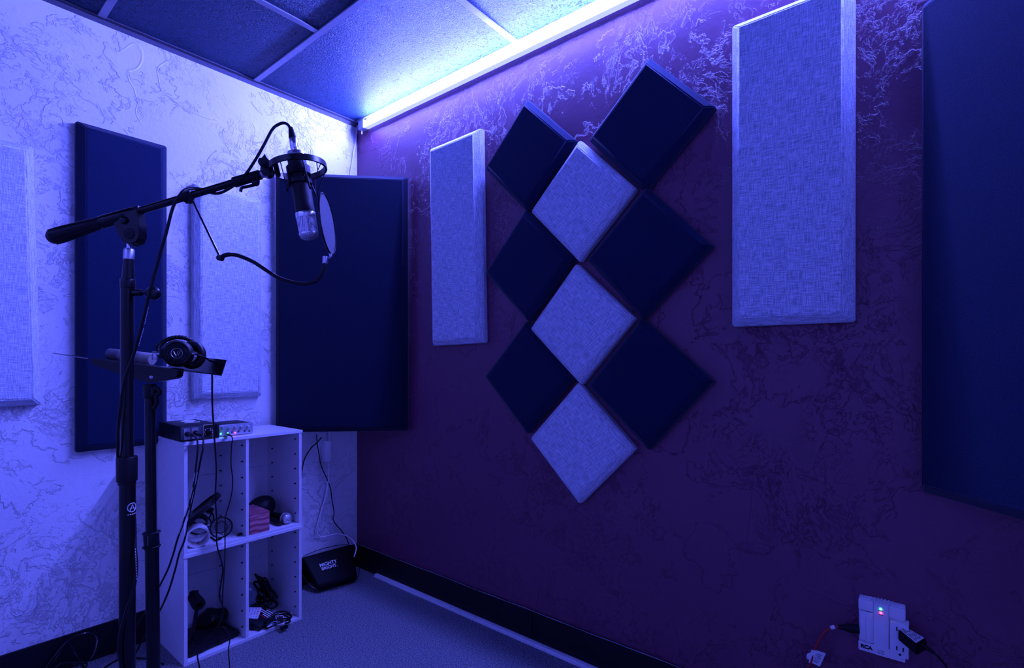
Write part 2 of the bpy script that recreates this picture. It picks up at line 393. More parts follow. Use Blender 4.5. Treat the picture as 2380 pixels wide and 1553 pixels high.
bm = BM(); cyl(bm, (c.x+.001, py0-.014, c.z), (c.x+.001, py0-.003, c.z), .0085, .0105, bev=.001); k_ = part('dial_knob', bm, M_BLK, p)
bm = BM(); box(bm, (c.x+.004, py0-.0146, c.z+.004), (c.x+.0055, py0-.0135, c.z+.010)); part('pointer_mark', bm, M_INKW, p)
bm = BM()
for k in range(7):
    a = math.radians(215-k*38); q = Vector((c.x+.001+.0138*math.cos(a), py0-.0033, c.z+.0138*math.sin(a))); cyl(bm, q, q+Vector((0, .0008, 0)), .0013 if k % 2 else .0019, seg=10)
part('dial_marks', bm, M_INKW, p)
bm = BM()
L = [on(2, pz1, *q) for q in ((419, 980.3), (431, 976), (456, 977.2), (446, 981.6))]
prism(bm, L, (0, 0, .0005)); part('emblem', bm, M_INKW, t, 'white rhombus emblem')
bm = BM(); prism(bm, [on(2, pz1, *q) for q in ((428, 982.9), (464, 979.8), (465, 981), (429, 984))], (0, 0, .0005)); part('emblem_bar', bm, M_INKW, t)
bm = BM()
for (a, b_) in (((428, 979.7), (434, 977.4)), ((435, 980), (441, 977.4)), ((442, 980), (447, 977.8))):
    A, B = on(2, pz1+.0006, *a), on(2, pz1+.0006, *b_); tube(bm, [A, B], .0007, 5)
part('emblem_stroke', bm, M_INKB, t)

# ---- headphone amp
t = thing('headphone_amplifier', 'small silver-fronted amplifier with knobs and lit indicators beside the black preamp', 'audio device', (-.74, -.2, ZT))
ax0, ax1, ay0, ay1, az0, az1 = -.806, -.672, -.266, -.13, ZT+.002, ZT+.046
bm = BM(); box(bm, (ax0, ay0+.005, az0), (ax1-.003, ay1, az1), .0015); part('case', bm, M_BLKM, t)
bm = BM(); box(bm, (ax0, ay0, az0), (ax1, ay0+.006, az1), .002); f_ = part('front_panel', bm, M_SILV, t, 'silver front')
bm = BM(); cyl(bm, (ax1-.002, ay0+.005, az0+.002), (ax1-.002, ay0+.005, az1-.001), .005, bev=.001); part('end_bezel', bm, M_SILV, t)
def q8(x, y): return on(1, ay0, 400+x/10.82, 960+y/10.82)
for x, y in ((1258, 372), (1418, 372), (1580, 352), (1738, 342), (1900, 335)):
    c = q8(x, y); bm = BM(); cyl(bm, c+Vector((0, -.013, 0)), c, .0042, .0055, bev=.0008); part('knob', bm, M_SILV, f_)
for x, y in ((1502, 487), (1665, 470), (1820, 455), (1935, 455)):
    c = q8(x, y); bm = BM(); cyl(bm, c+Vector((0, -.002, 0)), c, .0042, seg=18); j = part('jack_socket', bm, M_STEEL, f_)
    bm = BM(); cyl(bm, c+Vector((0, -.0024, 0)), c, .0030, seg=16); part('jack_hole', bm, M_INKB, f_)
bm = BM(); ball(bm, q8(1222, 528)+Vector((0, -.001, 0)), .0021); part('green_indicator', bm, M_GRN, f_, 'lit green indicator')
bm = BM(); ball(bm, q8(1583, 500)+Vector((0, -.001, 0)), .0021); part('red_indicator', bm, M_REDI, f_, 'lit red indicator')
bm = BM()
for x, y in ((1500, 545), (1655, 532), (1815, 518), (1925, 500)):
    c = q8(x, y); box(bm, c+Vector((-.003, -.0006, -.0006)), c+Vector((.003, 0, .0006)))
part('marking', bm, M_INKW, f_)

# ================================================================== CABLES
def cable(name, label, pts, r, loc=None, mat=None, n=8, group=None, smooth_pts=True):
    P = spline(pts, n); t = thing(name, label, 'cable', loc or P[-1], group)
    bm = BM(); tube(bm, P, r, 8); part('cord', bm, mat or M_RUB, t); return t
def P3(lst, d0, d1):                                          # px list with depth running from d0 to d1
    n = len(lst); return [at(d0+(d1-d0)*i/(n-1), *q) for i, q in enumerate(lst)]
# two XLR leads out of the preamp
XA = [(435, 1010), (449, 1012), (457, 1020), (459.4, 1033), (458.2, 1060), (453.6, 1098), (449, 1132), (439.7, 1174), (425.8, 1216), (412, 1255), (403, 1287), (390, 1324), (368, 1368), (340, 1420), (300, 1475), (262, 1520)]
XB_ = [(455, 1008), (468.7, 1012), (472.6, 1021), (472, 1042), (466, 1070), (460.5, 1098), (451, 1144), (442, 1186), (435, 1225), (428, 1258), (416.5, 1287), (407.7, 1322), (394.6, 1366), (383.7, 1394), (369.5, 1423), (340, 1470), (310, 1530)]
for lst, lab, ds in ((XA, 'black microphone lead from the left socket of the preamp box', (1.90, 1.84, 1.80, 1.78, 1.77, 1.77, 1.76, 1.75, 1.74, 1.74, 1.74, 1.74, 1.75, 1.78, 1.82, 1.86)),
                     (XB_, 'black microphone lead from the right socket of the preamp box', (1.91, 1.86, 1.82, 1.80, 1.79, 1.79, 1.78, 1.77, 1.77, 1.76, 1.76, 1.75, 1.75, 1.75, 1.77, 1.78, 1.80))):
    pts = [at(d, *q) for d, q in zip(ds, lst)]
    t = cable('microphone_lead', lab, pts, .0031, pts[-1], group='leads from the preamp box')
    a, b_ = pts[0], pts[1]
    bm = BM(); cyl(bm, a+(a-b_).normalized()*.004, b_, .0078, .0055, bev=.001); part('plug', bm, M_BLKM, t)
    bm = BM()
    for k in range(5, 9):
        c = spline(pts, 8)[k*8]; bmv = (spline(pts, 8)[k*8+5]-c); tube(bm, [c-FWD*.0031, c-FWD*.0031+bmv], .0006, 4)
    part('printed_text', bm, M_INKW, t)

# ================================================================== MICROPHONE STAND
DP, DM = 1.10, 1.15
def pole(px, py): return at(DP, px, py)
def px2m(p, d): return p*d/FPX
foot = at(DP, 296, 1500); base = Vector((foot.x, foot.y, 0))
t = thing('microphone_stand', 'black boom microphone stand with a thick grip, in front of the white wall', 'microphone stand', base)
MS = t
bm = BM(); cyl(bm, base, base+Vector((0, 0, .022)), .125, .118, 40, .004); part('base', bm, M_BLK, t)
X0 = at(DP, 296, 1121); X1 = Vector((X0.x, X0.y, .02))
bm = BM(); cyl(bm, X1, at(DP, 296, 1118), px2m(16.2, DP)); lt = part('lower_tube', bm, M_BLK, t)
bm = BM(); lathe(bm, at(DP, 295, 1126), at(DP, 295, 1061), [(0, px2m(17.5, DP)), (.12, px2m(18, DP)), (.13, px2m(20.5, DP)), (.95, px2m(21, DP)), (1, px2m(19.5, DP))]); part('clutch', bm, M_RUB, t)
bm = BM(); cyl(bm, at(DP, 295, 1066), at(DP, 295.5, 664), px2m(13, DP)); part('upper_tube', bm, M_BLK, t)
bm = BM(); cyl(bm, at(DP, 297, 670), at(DP, 297, 649), px2m(15, DP), bev=.0008); cyl(bm, at(DP, 284, 686), at(DP, 284, 666), px2m(4, DP), seg=12); part('collar', bm, M_BLK, t)
bm = BM(); lathe(bm, at(DP, 297.5, 652), at(DP, 299, 601), [(0, px2m(13, DP)), (.25, px2m(12, DP)), (1, px2m(9.5, DP))]); part('neck_tube', bm, M_BLK, t)
bm = BM(); lathe(bm, at(DP, 299, 603), at(DP, 300, 578), [(0, px2m(11, DP)), (.8, px2m(11, DP)), (1, px2m(9, DP))]); part('neck_ferrule', bm, M_STEEL, t, 'metal ferrule')
bm = BM(); cyl(bm, at(DP, 300, 580), at(DP, 300, 566), px2m(5, DP)); part('swivel_pin', bm, M_CHR, t)
bm = BM(); cyl(bm, at(DP, 308, 680), at(DP, 345, 681), px2m(2.5, DP), seg=12); cyl(bm, at(DP, 310, 680), at(DP, 329, 680.5), px2m(8, DP), seg=16, bev=.001); k_ = part('knob_stem', bm, M_BLK, t)
bm = BM(); kc = at(DP, 356, 682); ax = (RGT*.75-FWD*.66).normalized(); lathe(bm, kc-ax*.008, kc+ax*.008, [(0, .006), (.1, .0135), (.5, .0145), (.8, .0135), (1, .009)]); part('knob', bm, M_BLK, t)
# emblem on the lower tube: white ring with a peaked letter, wrapped on the tube
bm = BM(); r_ = px2m(16.6, DP); c0 = at(DP, 296, 1178)
def wrap(a, z): return c0+(-FWD*math.cos(a)+RGT*math.sin(a))*r_+UP*z
def arc(c, rr, n=28): return [wrap(1.25+rr/r_*math.cos(2*math.pi*k/n), rr*math.sin(2*math.pi*k/n)) for k in range(n)]
tube(bm, arc(0, .0095), .0005, 5, True); tube(bm, arc(0, .0085), .0003, 5, True)
tube(bm, [wrap(1.25-.0045/r_, -.006), wrap(1.25, .0065), wrap(1.25+.0045/r_, -.006)], .0009, 5); tube(bm, [wrap(1.25-.005/r_, -.002), wrap(1.25+.005/r_, -.001)], .0007, 5)
for k in range(5): tube(bm, [wrap(1.25+(k*.004-.009)/r_, -.0145), wrap(1.25+(k*.004-.0065)/r_, -.0145)], .0009, 4)
part('emblem', bm, M_INKW, lt)
# boom
def bd(px): return DP+(DM-DP)*(px-297)/(608-297)
def bp(px): return at(bd(px), px, 551-.3014*(px-123.6))
bm = BM(); A, B = bp(124), bp(240)
lathe(bm, A, B, [(-.12, .002), (-.10, .0085), (-.05, .0135), (.02, .0165), (.15, .0168), (.6, .0145), (.95, .0118), (1, .0105)]); part('grip', bm, M_RUB, t)
bm = BM()
for k in range(8):
    a = 2*math.pi*k/8; x, y = perp(B-A); u = x*math.cos(a)+y*math.sin(a); tube(bm, [A+u*.0166, A+(B-A)*.3+u*.0161, A+(B-A)*.9+u*.0122], .0009, 6)
part('grip_rib', bm, M_BLKM, t)
bm = BM(); lathe(bm, bp(230), bp(318), [(0, .009), (.06, .013), (.2, .0135), (.9, .0125), (1, .0105)]); part('boom_sleeve', bm, M_BLK, t)
bm = BM(); cyl(bm, bp(305), bp(328), .0112, bev=.001); cyl(bm, at(DP, 320, 500), at(DP, 321, 511), .004); part('boom_clamp', bm, M_BLKM, t)
bm = BM(); cyl(bm, bp(300), bp(560), .0076); part('boom_tube', bm, M_BLK, t)
bm = BM(); cyl(bm, bp(543), bp(606), .0112, .0105, bev=.0012); part('boom_clutch', bm, M_BLKM, t)
bm = BM(); dl = bd(580)-.006
tube(bm, spline([at(dl, *q) for q in ((598, 414), (600, 423), (590, 430), (574, 434), (562, 437), (559, 446))], 5), .0034, 8); ball(bm, at(dl, 594, 424), .0085); part('clutch_lever', bm, M_BLK, t)
bm = BM(); dk = DP-.012
prism(bm, [at(dk, *q) for q in ((258, 500), (318, 486), (322, 520), (325, 548), (317, 563), (301, 569), (285, 562), (275, 545), (264, 519))], FWD*.024, .002)
br = part('tilt_bracket', bm, M_BLK, t)
bm = BM(); c = at(dk, 300, 543); cyl(bm, c-FWD*.0015, c+FWD*.002, .0118, bev=.0006); part('bracket_disc', bm, M_BLKM, br)
bm = BM(); tube(bm, [at(dk-.0018, *q) for q in ((294, 546), (301, 538), (309, 547))], .0006, 5); tube(bm, [at(dk-.0018, *q) for q in ((294, 546), (309, 547))], .0006, 5); part('bracket_mark', bm, M_RUB, br)
bm = BM(); c = at(dk-.003, 286, 511); lathe(bm, c-FWD*.004, c+FWD*.004, [(0, .003), (.3, .0075), (1, .0088)]); part('bracket_bolt', bm, M_BLK, br)

# ---- shock mount
MA, MB = at(1.15, 680.5, 315), at(1.15, 720, 558)             # microphone axis, top to bottom
MZ = (MB-MA).normalized(); MX, MY = perp(MZ)
def ma(py): return MA+(MB-MA)*((py-315)/(558-315))
t = thing('shock_mount', 'black elastic shock mount at the boom end holding the studio microphone', 'shock mount', at(1.15, 617, 400))
kc = at(DM, 622, 398); kx = (RGT*.3-FWD*.95).normalized()
bm = BM(); cyl(bm, bp(604), bp(616), .0085, bev=.0006); part('thread_collar', bm, M_STEEL, t, 'bright threaded collar')
bm = BM(); cyl(bm, kc-kx*.012, kc+kx*.012, .0135, bev=.001); part('knuckle', bm, M_BLK, t)
bm = BM(); prism(bm, [at(DM-.004, *q) for q in ((598, 376), (601, 366), (609, 368), (614, 356), (619, 368), (629, 375), (632, 388), (622, 396), (607, 390))], FWD*.010, .0012); part('wing_knob', bm, M_BLKM, t)
R0, RC = .0590, ma(390)
bm = BM(); e = RGT-MZ*RGT.dot(MZ); e.normalize(); e2 = MZ.cross(e)
ribbon_ring(bm, RC, e, e2, MZ, R0, .0125, .0045, 56, math.radians(-158), math.radians(140)); part('outer_ring', bm, M_BLK, t)
bm = BM(); tube(bm, [at(DM-.002, 628, 381), at(DM-.015, 640, 381), RC-e*R0*.93-e2*R0*.36], .006, 10); tube(bm, [at(DM+.004, 630, 386), RC-e*R0*.78+e2*R0*.62], .005, 8); part('ring_arm', bm, M_BLK, t)
bm = BM(); ribbon_ring(bm, ma(398), e, e2, MZ, .0235, .018, .003); ribbon_ring(bm, ma(424), e, e2, MZ, .0233, .010, .003); part('inner_collar', bm, M_BLKM, t)
hooks = []
for k in range(4):
    a = math.radians(38+90*k); u = e*math.cos(a)+e2*math.sin(a)
    bm = BM(); tip = ma(450)+u*.034; tube(bm, [ma(398)+u*.0245, ma(426)+u*.027, tip, tip+u*.004-MZ*.003], .0024, 8); part('cage_leg', bm, M_BLKM, t); hooks.append((a, tip))
for k in range(8):
    a = math.radians(15+45*k)
    if math.radians(140) < a < math.radians(202): continue
    q = RC+(e*math.cos(a)+e2*math.sin(a))*R0; tip = min((h[1] for h in hooks), key=lambda h: (h-q).length)
    bm = BM(); tube(bm, [q-MZ*.006, q+MZ*.004, tip], .0011, 6); part('elastic_cord', bm, M_RUB, t)
bm = BM(); tube(bm, spline([RC+e*.03-e2*.04-MZ*.006, RC+e*.035-e2*.03-MZ*.022, RC+e*.05-e2*.02-MZ*.018, RC+e*.055-e2*.02-MZ*.004], 6), .0011, 6); part('elastic_cord', bm, M_RUB, t)
# ---- microphone
t = thing('studio_microphone', 'black and chrome studio condenser microphone hanging upside down in the shock mount', 'microphone', ma(440))
bm = BM(); lathe(bm, ma(344), ma(358), [(0, .0085), (.5, .0085), (.52, .0095), (1, .0095)]); part('connector_socket', bm, M_CHR, t)
bm = BM(); lathe(bm, ma(354), ma(376), [(0, .015), (.08, .0190), (.4, .0198), (.45, .0188), (.55, .0188), (.6, .0198), (1, .0198)]); part('end_cap', bm, M_CHR, t, 'chrome end cap')
bm = BM(); cyl(bm, ma(375), ma(497), .0198, .0206, 40); part('body', bm, M_BLKM, t)
bm = BM(); cyl(bm, ma(496), ma(508), .0216, bev=.0006, seg=40); part('chrome_band', bm, M_CHR, t)
bm = BM(); lathe(bm, ma(507), ma(557), [(0, .0207), (.75, .0202), (.80, .0200), (.9, .0180), (.97, .0125), (1, .006)], 40); gl = part('grille', bm, M_GRILLE, t, 'silver wire grille')
bm = BM(); cyl(bm, ma(543), ma(546.5), .0209, seg=40); part('grille_ring', bm, M_CHR, gl)
for a in (20, 140, 260):
    u = (RGT*math.cos(math.radians(a-60))-FWD*math.sin(math.radians(a-60)+.9)).normalized(); u = (u-MZ*u.dot(MZ)).normalized()
    bm = BM(); s = MZ.cross(u)*.0032; A, B = ma(507)+u*.0205, ma(545)+u*.0202
    prism(bm, [A-s, A+s, B+s, B-s], u*.0012); part('grille_strut', bm, M_CHR, gl)

# ---- pop filter
t = thing('pop_filter', 'round mesh pop filter on a gooseneck clamped to the microphone boom', 'pop filter', at(bd(440), 436, 457))
bm = BM(); cyl(bm, bp(425), bp(447), .0105, bev=.001); box(bm, (-.005, -.008, -.012), (.005, .008, .0), .001, Matrix.Translation(bp(440)+Vector((0, 0, -.004)))); part('clamp', bm, M_BLKM, t)
DG = 1.11
bm = BM(); tube(bm, [at(DG, 449, 468), at(DG, 513, 601)], .0026, 8); part('support_rod', bm, M_BLK, t)
bm = BM(); c = at(DG, 512, 600); cyl(bm, c-FWD*.006, c+FWD*.006, .0062, bev=.0008); part('rod_joint', bm, M_BLK, t)
GN = [(512, 598.5), (527, 592.6), (541.5, 592), (559, 596), (589, 609), (618.5, 628), (648, 646), (678, 656), (707, 660), (731, 655), (746, 640), (754, 622), (756, 606)]
bm = BM(); gp = spline(P3(GN, DG, 1.13), 10); tube(bm, gp, [.0048 if i < 16 else .0040+(.0003 if i % 2 else 0) for i in range(len(gp))], 10); part('gooseneck', bm, M_BLKM, t)
bm = BM(); cyl(bm, at(1.13, 755.5, 613), at(1.13, 756.5, 596), .0058, bev=.0006); part('ferrule', bm, M_STEEL, t)
bm = BM(); tube(bm, [at(1.13, 755, 597.5), at(1.13, 768, 599), at(1.13, 768, 588)], .0024, 8); part('ring_stem', bm, M_STEEL, t)
pc = at(1.13, 761, 521); pu = (UP*.994-RGT*.105).normalized(); pn = (RGT*.99+FWD*.10+UP*.10).normalized(); pn = (pn-pu*pn.dot(pu)).normalized(); pv = pu.cross(pn)
bm = BM(); tube(bm, circle(pc, pu, pv, .0650, 56), .0022, 8, True); part('hoop', bm, M_BLK, t)
bm = BM(); lathe(bm, pc-pn*.0005, pc+pn*.0005, [(0, .064), (1, .064)], 56); part('mesh_screen', bm, M_GAUZE, t)
bm = BM(); lathe(bm, pc-pu*.064, pc-pu*.072, [(0, .004), (1, .003)]); part('hoop_lug', bm, M_STEEL, t)

# ---- cable from the microphone along the boom and down the pole
cz = [(676, 305), (671, 292), (661, 286), (648, 289), (633, 301), (614, 336), (594, 371), (568, 409), (541, 433), (513, 448), (494, 449), (474, 441), (452, 438), (434, 440), (421, 450), (402, 482), (386, 543), (370, 598), (347, 682), (325, 772), (308.6, 830), (289, 885), (279.6, 950), (274.5, 996), (274, 1045), (277, 1075), (300, 1130), (312, 1200), (314, 1268), (317, 1319), (310.6, 1369), (295, 1416), (281.5, 1466), (276, 1505), (281, 1545), (300, 1640)]
dz = [1.15, 1.15, 1.15, 1.15, 1.14, 1.125, 1.122, 1.118, 1.118, 1.125, 1.135, 1.135, 1.125, 1.108, 1.095, 1.09, 1.087, 1.084, 1.08, 1.075, 1.074, 1.074, 1.076, 1.080, 1.085, 1.1, 1.125, 1.118, 1.10, 1.086, 1.079, 1.076, 1.076, 1.078, 1.08, 1.09]
pts = [at(d, *q) for d, q in zip(dz, cz)]
g0 = pts[-1]; pts += [Vector((g0.x-.03, g0.y+.06, .25)), Vector((g0.x-.10, g0.y+.16, .02)), Vector((g0.x-.18, g0.y+.3, .005))]
t = cable('microphone_cable', 'long black cable from the studio microphone winding down the stand pole', pts, .0031, pts[-1], n=7)
bm = BM(); lathe(bm, at(1.15, 675.5, 296), at(1.15, 681, 323), [(0, .0045), (.3, .0060), (.95, .0088), (1, .0088)]); part('connector_boot', bm, M_BLKM, t)
bm = BM(); cyl(bm, at(1.15, 681, 322), at(1.15, 685, 347), .0088, bev=.0006); part('connector_shell', bm, M_CHR, t, 'silver connector shell')
bm = BM()
for (a, b_) in (((345, 715), (336, 755)), ((334, 763), (322, 806))):
    A, B = at(1.072, *a), at(1.0675, *b_); n = 9
    for k in range(n): tube(bm, [A.lerp(B, k/n), A.lerp(B, (k+.6)/n)], .0005, 4)
for k in range(12):
    A, B = at(1.09, 314.5, 1275), at(1.078, 318, 1350); tube(bm, [A.lerp(B, k/12), A.lerp(B, (k+.6)/12)], .0006, 4)
part('printed_text', bm, M_INKW, t)

# ================================================================== MUSIC STAND
DS = 1.35
foot = at(DS, 353, 1300); base = Vector((foot.x, foot.y, 0))
t = thing('music_stand', 'black music stand with its desk laid flat beside the microphone stand pole', 'music stand', base)
bm = BM(); cyl(bm, base, base+Vector((0, 0, .02)), .10, .095, 36, .004); part('base', bm, M_BLK, t)
bm = BM(); cyl(bm, base+Vector((.006, 0, .015)), at(DS, 353, 1268), px2m(14, DS)); part('lower_tube', bm, M_BLK, t)
bm = BM(); cyl(bm, at(DS, 353, 1275), at(DS, 351, 1236), px2m(15.5, DS), bev=.001)
for py in (1238, 1270): tube(bm, circle(at(DS, 352, py), RGT, FWD, px2m(17, DS), 24), .0018, 6, True)
part('clutch', bm, M_BLKM, t)
bm = BM(); box(bm, (-.007, -.006, -.016), (.007, .004, .012), .002, Matrix.Translation(at(DS-.018, 350, 1254))); part('clutch_latch', bm, M_BLK, t)
bm = BM(); cyl(bm, at(DS, 351, 1240), at(DS, 348.5, 900), px2m(11, DS)); part('upper_tube', bm, M_BLK, t)
bm = BM(); cyl(bm, at(DS, 348.5, 926), at(DS, 348, 893), px2m(13, DS), bev=.001); part('head_collar', bm, M_BLKM, t)
bm = BM(); prism(bm, [at(DS-.015, *q) for q in ((349, 898), (361, 903), (357, 919), (349, 922))], FWD*.012, .001)
tube(bm, spline([at(DS-.012, *q) for q in ((358, 900), (369, 906), (372, 914), (364, 920), (365, 936), (359, 948), (354, 946))], 5), .0052, 8); part('tilt_lever', bm, M_RUB, t)
N1, N2, F1 = at(1.26, 205, 833), at(1.31, 516, 872), at(1.52, 122, 820)
F2 = N2+(F1-N1); pnrm = (N2-N1).cross(F1-N1).normalized()
if pnrm.z < 0: pnrm = -pnrm
bm = BM(); prism(bm, [N1, N2, F2, F1], -pnrm*.0022); part('desk', bm, M_BLK, t)
bm = BM(); d_ = (N2-N1).normalized(); e_ = (F1-N1).normalized()
prism(bm, [N2-d_*.002, F2-d_*.002-e_*.02, F2+d_*.008-e_*.05+pnrm*.040, N2+d_*.008+e_*.012+pnrm*.040], d_*.0022, .0006); part('desk_lip', bm, M_BLK, t)
bm = BM(); prism(bm, [at(DS-.012, *q) for q in ((207, 832), (416, 858), (412, 877), (404, 881), (350, 890), (340, 889), (216, 849), (209, 842))], FWD*.024, .002); bk = part('desk_bracket', bm, M_BLK, t)
bm = BM(); c = at(DS-.012, 352, 876.5); lathe(bm, c-FWD*.003, c+FWD*.002, [(0, .002), (.4, .0052), (1, .0062)]); part('rivet', bm, M_STEEL, bk)
# things on the desk
def dk_pt(px, lift, f=.45):                                   # point on the desk plane under a picture column
    best = None
    for k in range(200):
        s = k/199; p = N1.lerp(N2, s)+(F1-N1)*f; v = p-EYE
        x = 1190+FPX*v.dot(RGT)/v.dot(FWD)
        if best is None or abs(x-px) < best[0]: best = (abs(x-px), p)
    return best[1]+pnrm*lift
A, B = dk_pt(250, .0175, .62), dk_pt(352, .0175, .50)
t = thing('bottle', 'small grey bottle lying on the music stand desk behind the pole', 'bottle', (A+B)/2)
D = B-A
bm = BM(); lathe(bm, A, A+D*.30, [(0, .012), (.06, .0155), (.9, .0165), (1, .0160)]); part('cap', bm, plain('dull_grey_cap', (.10, .10, .12), .5), t)
bm = BM(); lathe(bm, A+D*.29, A+D*.80, [(0, .0165), (.1, .0170), (1, .0170)]); part('body', bm, plain('grey_plastic', (.20, .20, .22), .5), t)
bm = BM(); lathe(bm, A+D*.79, B, [(0, .0172), (.9, .0172), (1, .0150)]); part('label_band', bm, plain('pale_label', (.30, .27, .24), .5), t)
# headphones
hc = at(1.33, 414, 822); hx = (RGT*.93+FWD*.36).normalized(); hn = (-FWD*.93+RGT*.36+UP*.05).normalized(); hu = hn.cross(hx)
t = thing('headphones', 'black folded studio headphones lying on the music stand desk', 'headphones', dk_pt(414, 0, .3))
bm = BM(); lathe(bm, hc+hn*.012, hc-hn*.014, [(0, .027), (.1, .0305), (.55, .0345), (1, .034)], 40); cu = part('ear_cup', bm, M_BLKM, t)
bm = BM()
for r in (.0205, .0275): tube(bm, circle(hc+hn*.0125, hx, hu, r, 40), .0011, 6, True)
part('cup_ring', bm, M_BLK, cu)
bm = BM(); lathe(bm, hc+hn*.0135, hc+hn*.010, [(0, .0195), (1, .0205)], 36); part('cup_plate', bm, M_RUB, cu)
bm = BM(); tube(bm, circle(hc+hn*.014, hx, hu, .0125, 30), .0006, 5, True); L = lambda x, y: hc+hn*.014+hx*x+hu*y
tube(bm, [L(-.007, .005), L(-.001, -.008), L(.003, .006)], .0006, 5); tube(bm, [L(.002, .006), L(.008, .006), L(.003, -.006), L(.008, .005)], .0006, 5)
part('cup_emblem', bm, M_STEEL, cu)
bm = BM(); cc = hc-hn*.026+hx*.026-hu*.002; tube(bm, circle(cc, hx, hu, .0225, 36, ry=.027), .0105, 12, True); part('ear_pad', bm, M_RUB, t)
bm = BM(); c2 = hc-hn*.055-hx*.012+hu*.003; lathe(bm, c2+hn*.012, c2-hn*.012, [(0, .029), (.2, .033), (.8, .034), (1, .028)], 36); part('ear_cup', bm, M_BLKM, t)
bm = BM(); tube(bm, circle(c2+hn*.018, hx, hu, .023, 30, ry=.026), .0095, 10, True); part('ear_pad', bm, M_RUB, t)
bm = BM(); bpn = spline([hc-hx*.043-hu*.004, hc-hx*.047+hu*.018-hn*.012, hc-hx*.030+hu*.037-hn*.022, hc-hx*.004+hu*.045-hn*.03, hc+hx*.02+hu*.037-hn*.042, hc+hx*.03+hu*.01-hn*.065], 8)
tube(bm, bpn, [.0055]*len(bpn), 10); hb = part('headband', bm, M_RUB, t)
bm = BM()
for k in range(6, len(bpn)-10, 2):
    x, y = perp(bpn[k+1]-bpn[k]); tube(bm, circle(bpn[k], x, y, .0058, 14), .0009, 5, True)
part('headband_pleat', bm, M_BLKM, hb)
bm = BM(); tube(bm, [hc-hx*.056-hu*.001, hc-hx*.036-hu*.001], .0065, 12); box(bm, (-.006, -.006, -.012), (.006, .006, .002), .001, Matrix.Translation(hc-hx*.050-hu*.004)); part('folding_hinge', bm, M_STEEL, t, 'silver folding hinge')
bm = BM(); box(bm, (-.005, -.006, -.012), (.005, .006, .012), .0015, Matrix.Translation(hc-hx*.034-hu*.001+hn*.004) @ frame(hx, UP)); part('yoke', bm, M_BLKM, t)
bm = BM(); tube(bm, [hc+hx*.032+hn*.004, hc+hx*.043+hn*.004], .0045, 12); part('cable_socket', bm, M_CHR, t)
# headphone cord: off the desk, down past the shelf front into a loop on the floor
hp = [hc+hx*.043+hn*.004, at(1.30, 455, 824), at(1.31, 470, 829), at(1.36, 484, 836), at(1.42, 491, 846), at(1.46, 493, 872), at(1.48, 493.5, 940), at(1.56, 497, 1000), at(1.64, 501, 1060), at(1.70, 502.5, 1100), at(1.74, 500.5, 1160), at(1.76, 504, 1215), at(1.77, 503, 1248), at(1.77, 506, 1276), at(1.77, 513, 1299), at(1.77, 518, 1325), at(1.77, 513, 1358), at(1.77, 510, 1385), at(1.77, 518, 1412), at(1.77, 515, 1436), at(1.765, 502, 1462), at(1.76, 484, 1482), at(1.755, 467, 1502), at(1.75, 459, 1524), at(1.75, 463, 1548), at(1.75, 470, 1585)]
hp += [Vector((hp[-1].x+.01, hp[-1].y-.02, .004)), Vector((hp[-1].x+.04, hp[-1].y-.16, .004))]
cable('headphone_cable', 'thin black cord hanging from the headphones in front of the shelf to the floor', hp, .0024, hp[-1], n=7)
ac = [q8(1385, 530)+Vector((0, -.016, -.001)), at(1.83, 536, 1013), at(1.81, 540.5, 1020), at(1.80, 538, 1037), at(1.80, 537, 1079), at(1.80, 540.5, 1112), at(1.80, 539, 1144), at(1.80, 532, 1174), at(1.80, 525.5, 1195), at(1.80, 523, 1218), at(1.80, 523, 1265), at(1.80, 522.5, 1299), at(1.79, 521, 1330), at(1.79, 518, 1372), at(1.785, 517, 1410), at(1.775, 515, 1444), at(1.772, 506, 1458), at(1.77, 520, 1458), at(1.77, 530, 1470), at(1.76, 534, 1488), at(1.76, 531, 1512), at(1.76, 533.5, 1545), at(1.76, 536, 1580)]
ac += [Vector((ac[-1].x+.01, ac[-1].y-.02, .004)), Vector((ac[-1].x+.06, ac[-1].y-.15, .004))]
t = cable('headphone_lead', 'thin black lead from the lit jack of the silver amplifier looping to the floor', ac, .0019, ac[-1], n=7)
bm = BM(); c = q8(1385, 530); lathe(bm, c, ac[1], [(0, .0045), (.2, .005), (.7, .0042), (1, .0022)]); pg = part('plug', bm, M_BLKM, t)
bm = BM(); m = c.lerp(ac[1], .25); box(bm, m+Vector((-.002, -.0006, .0042)), m+Vector((.002, .004, .0058))); part('green_stripe', bm, M_GRN, pg)
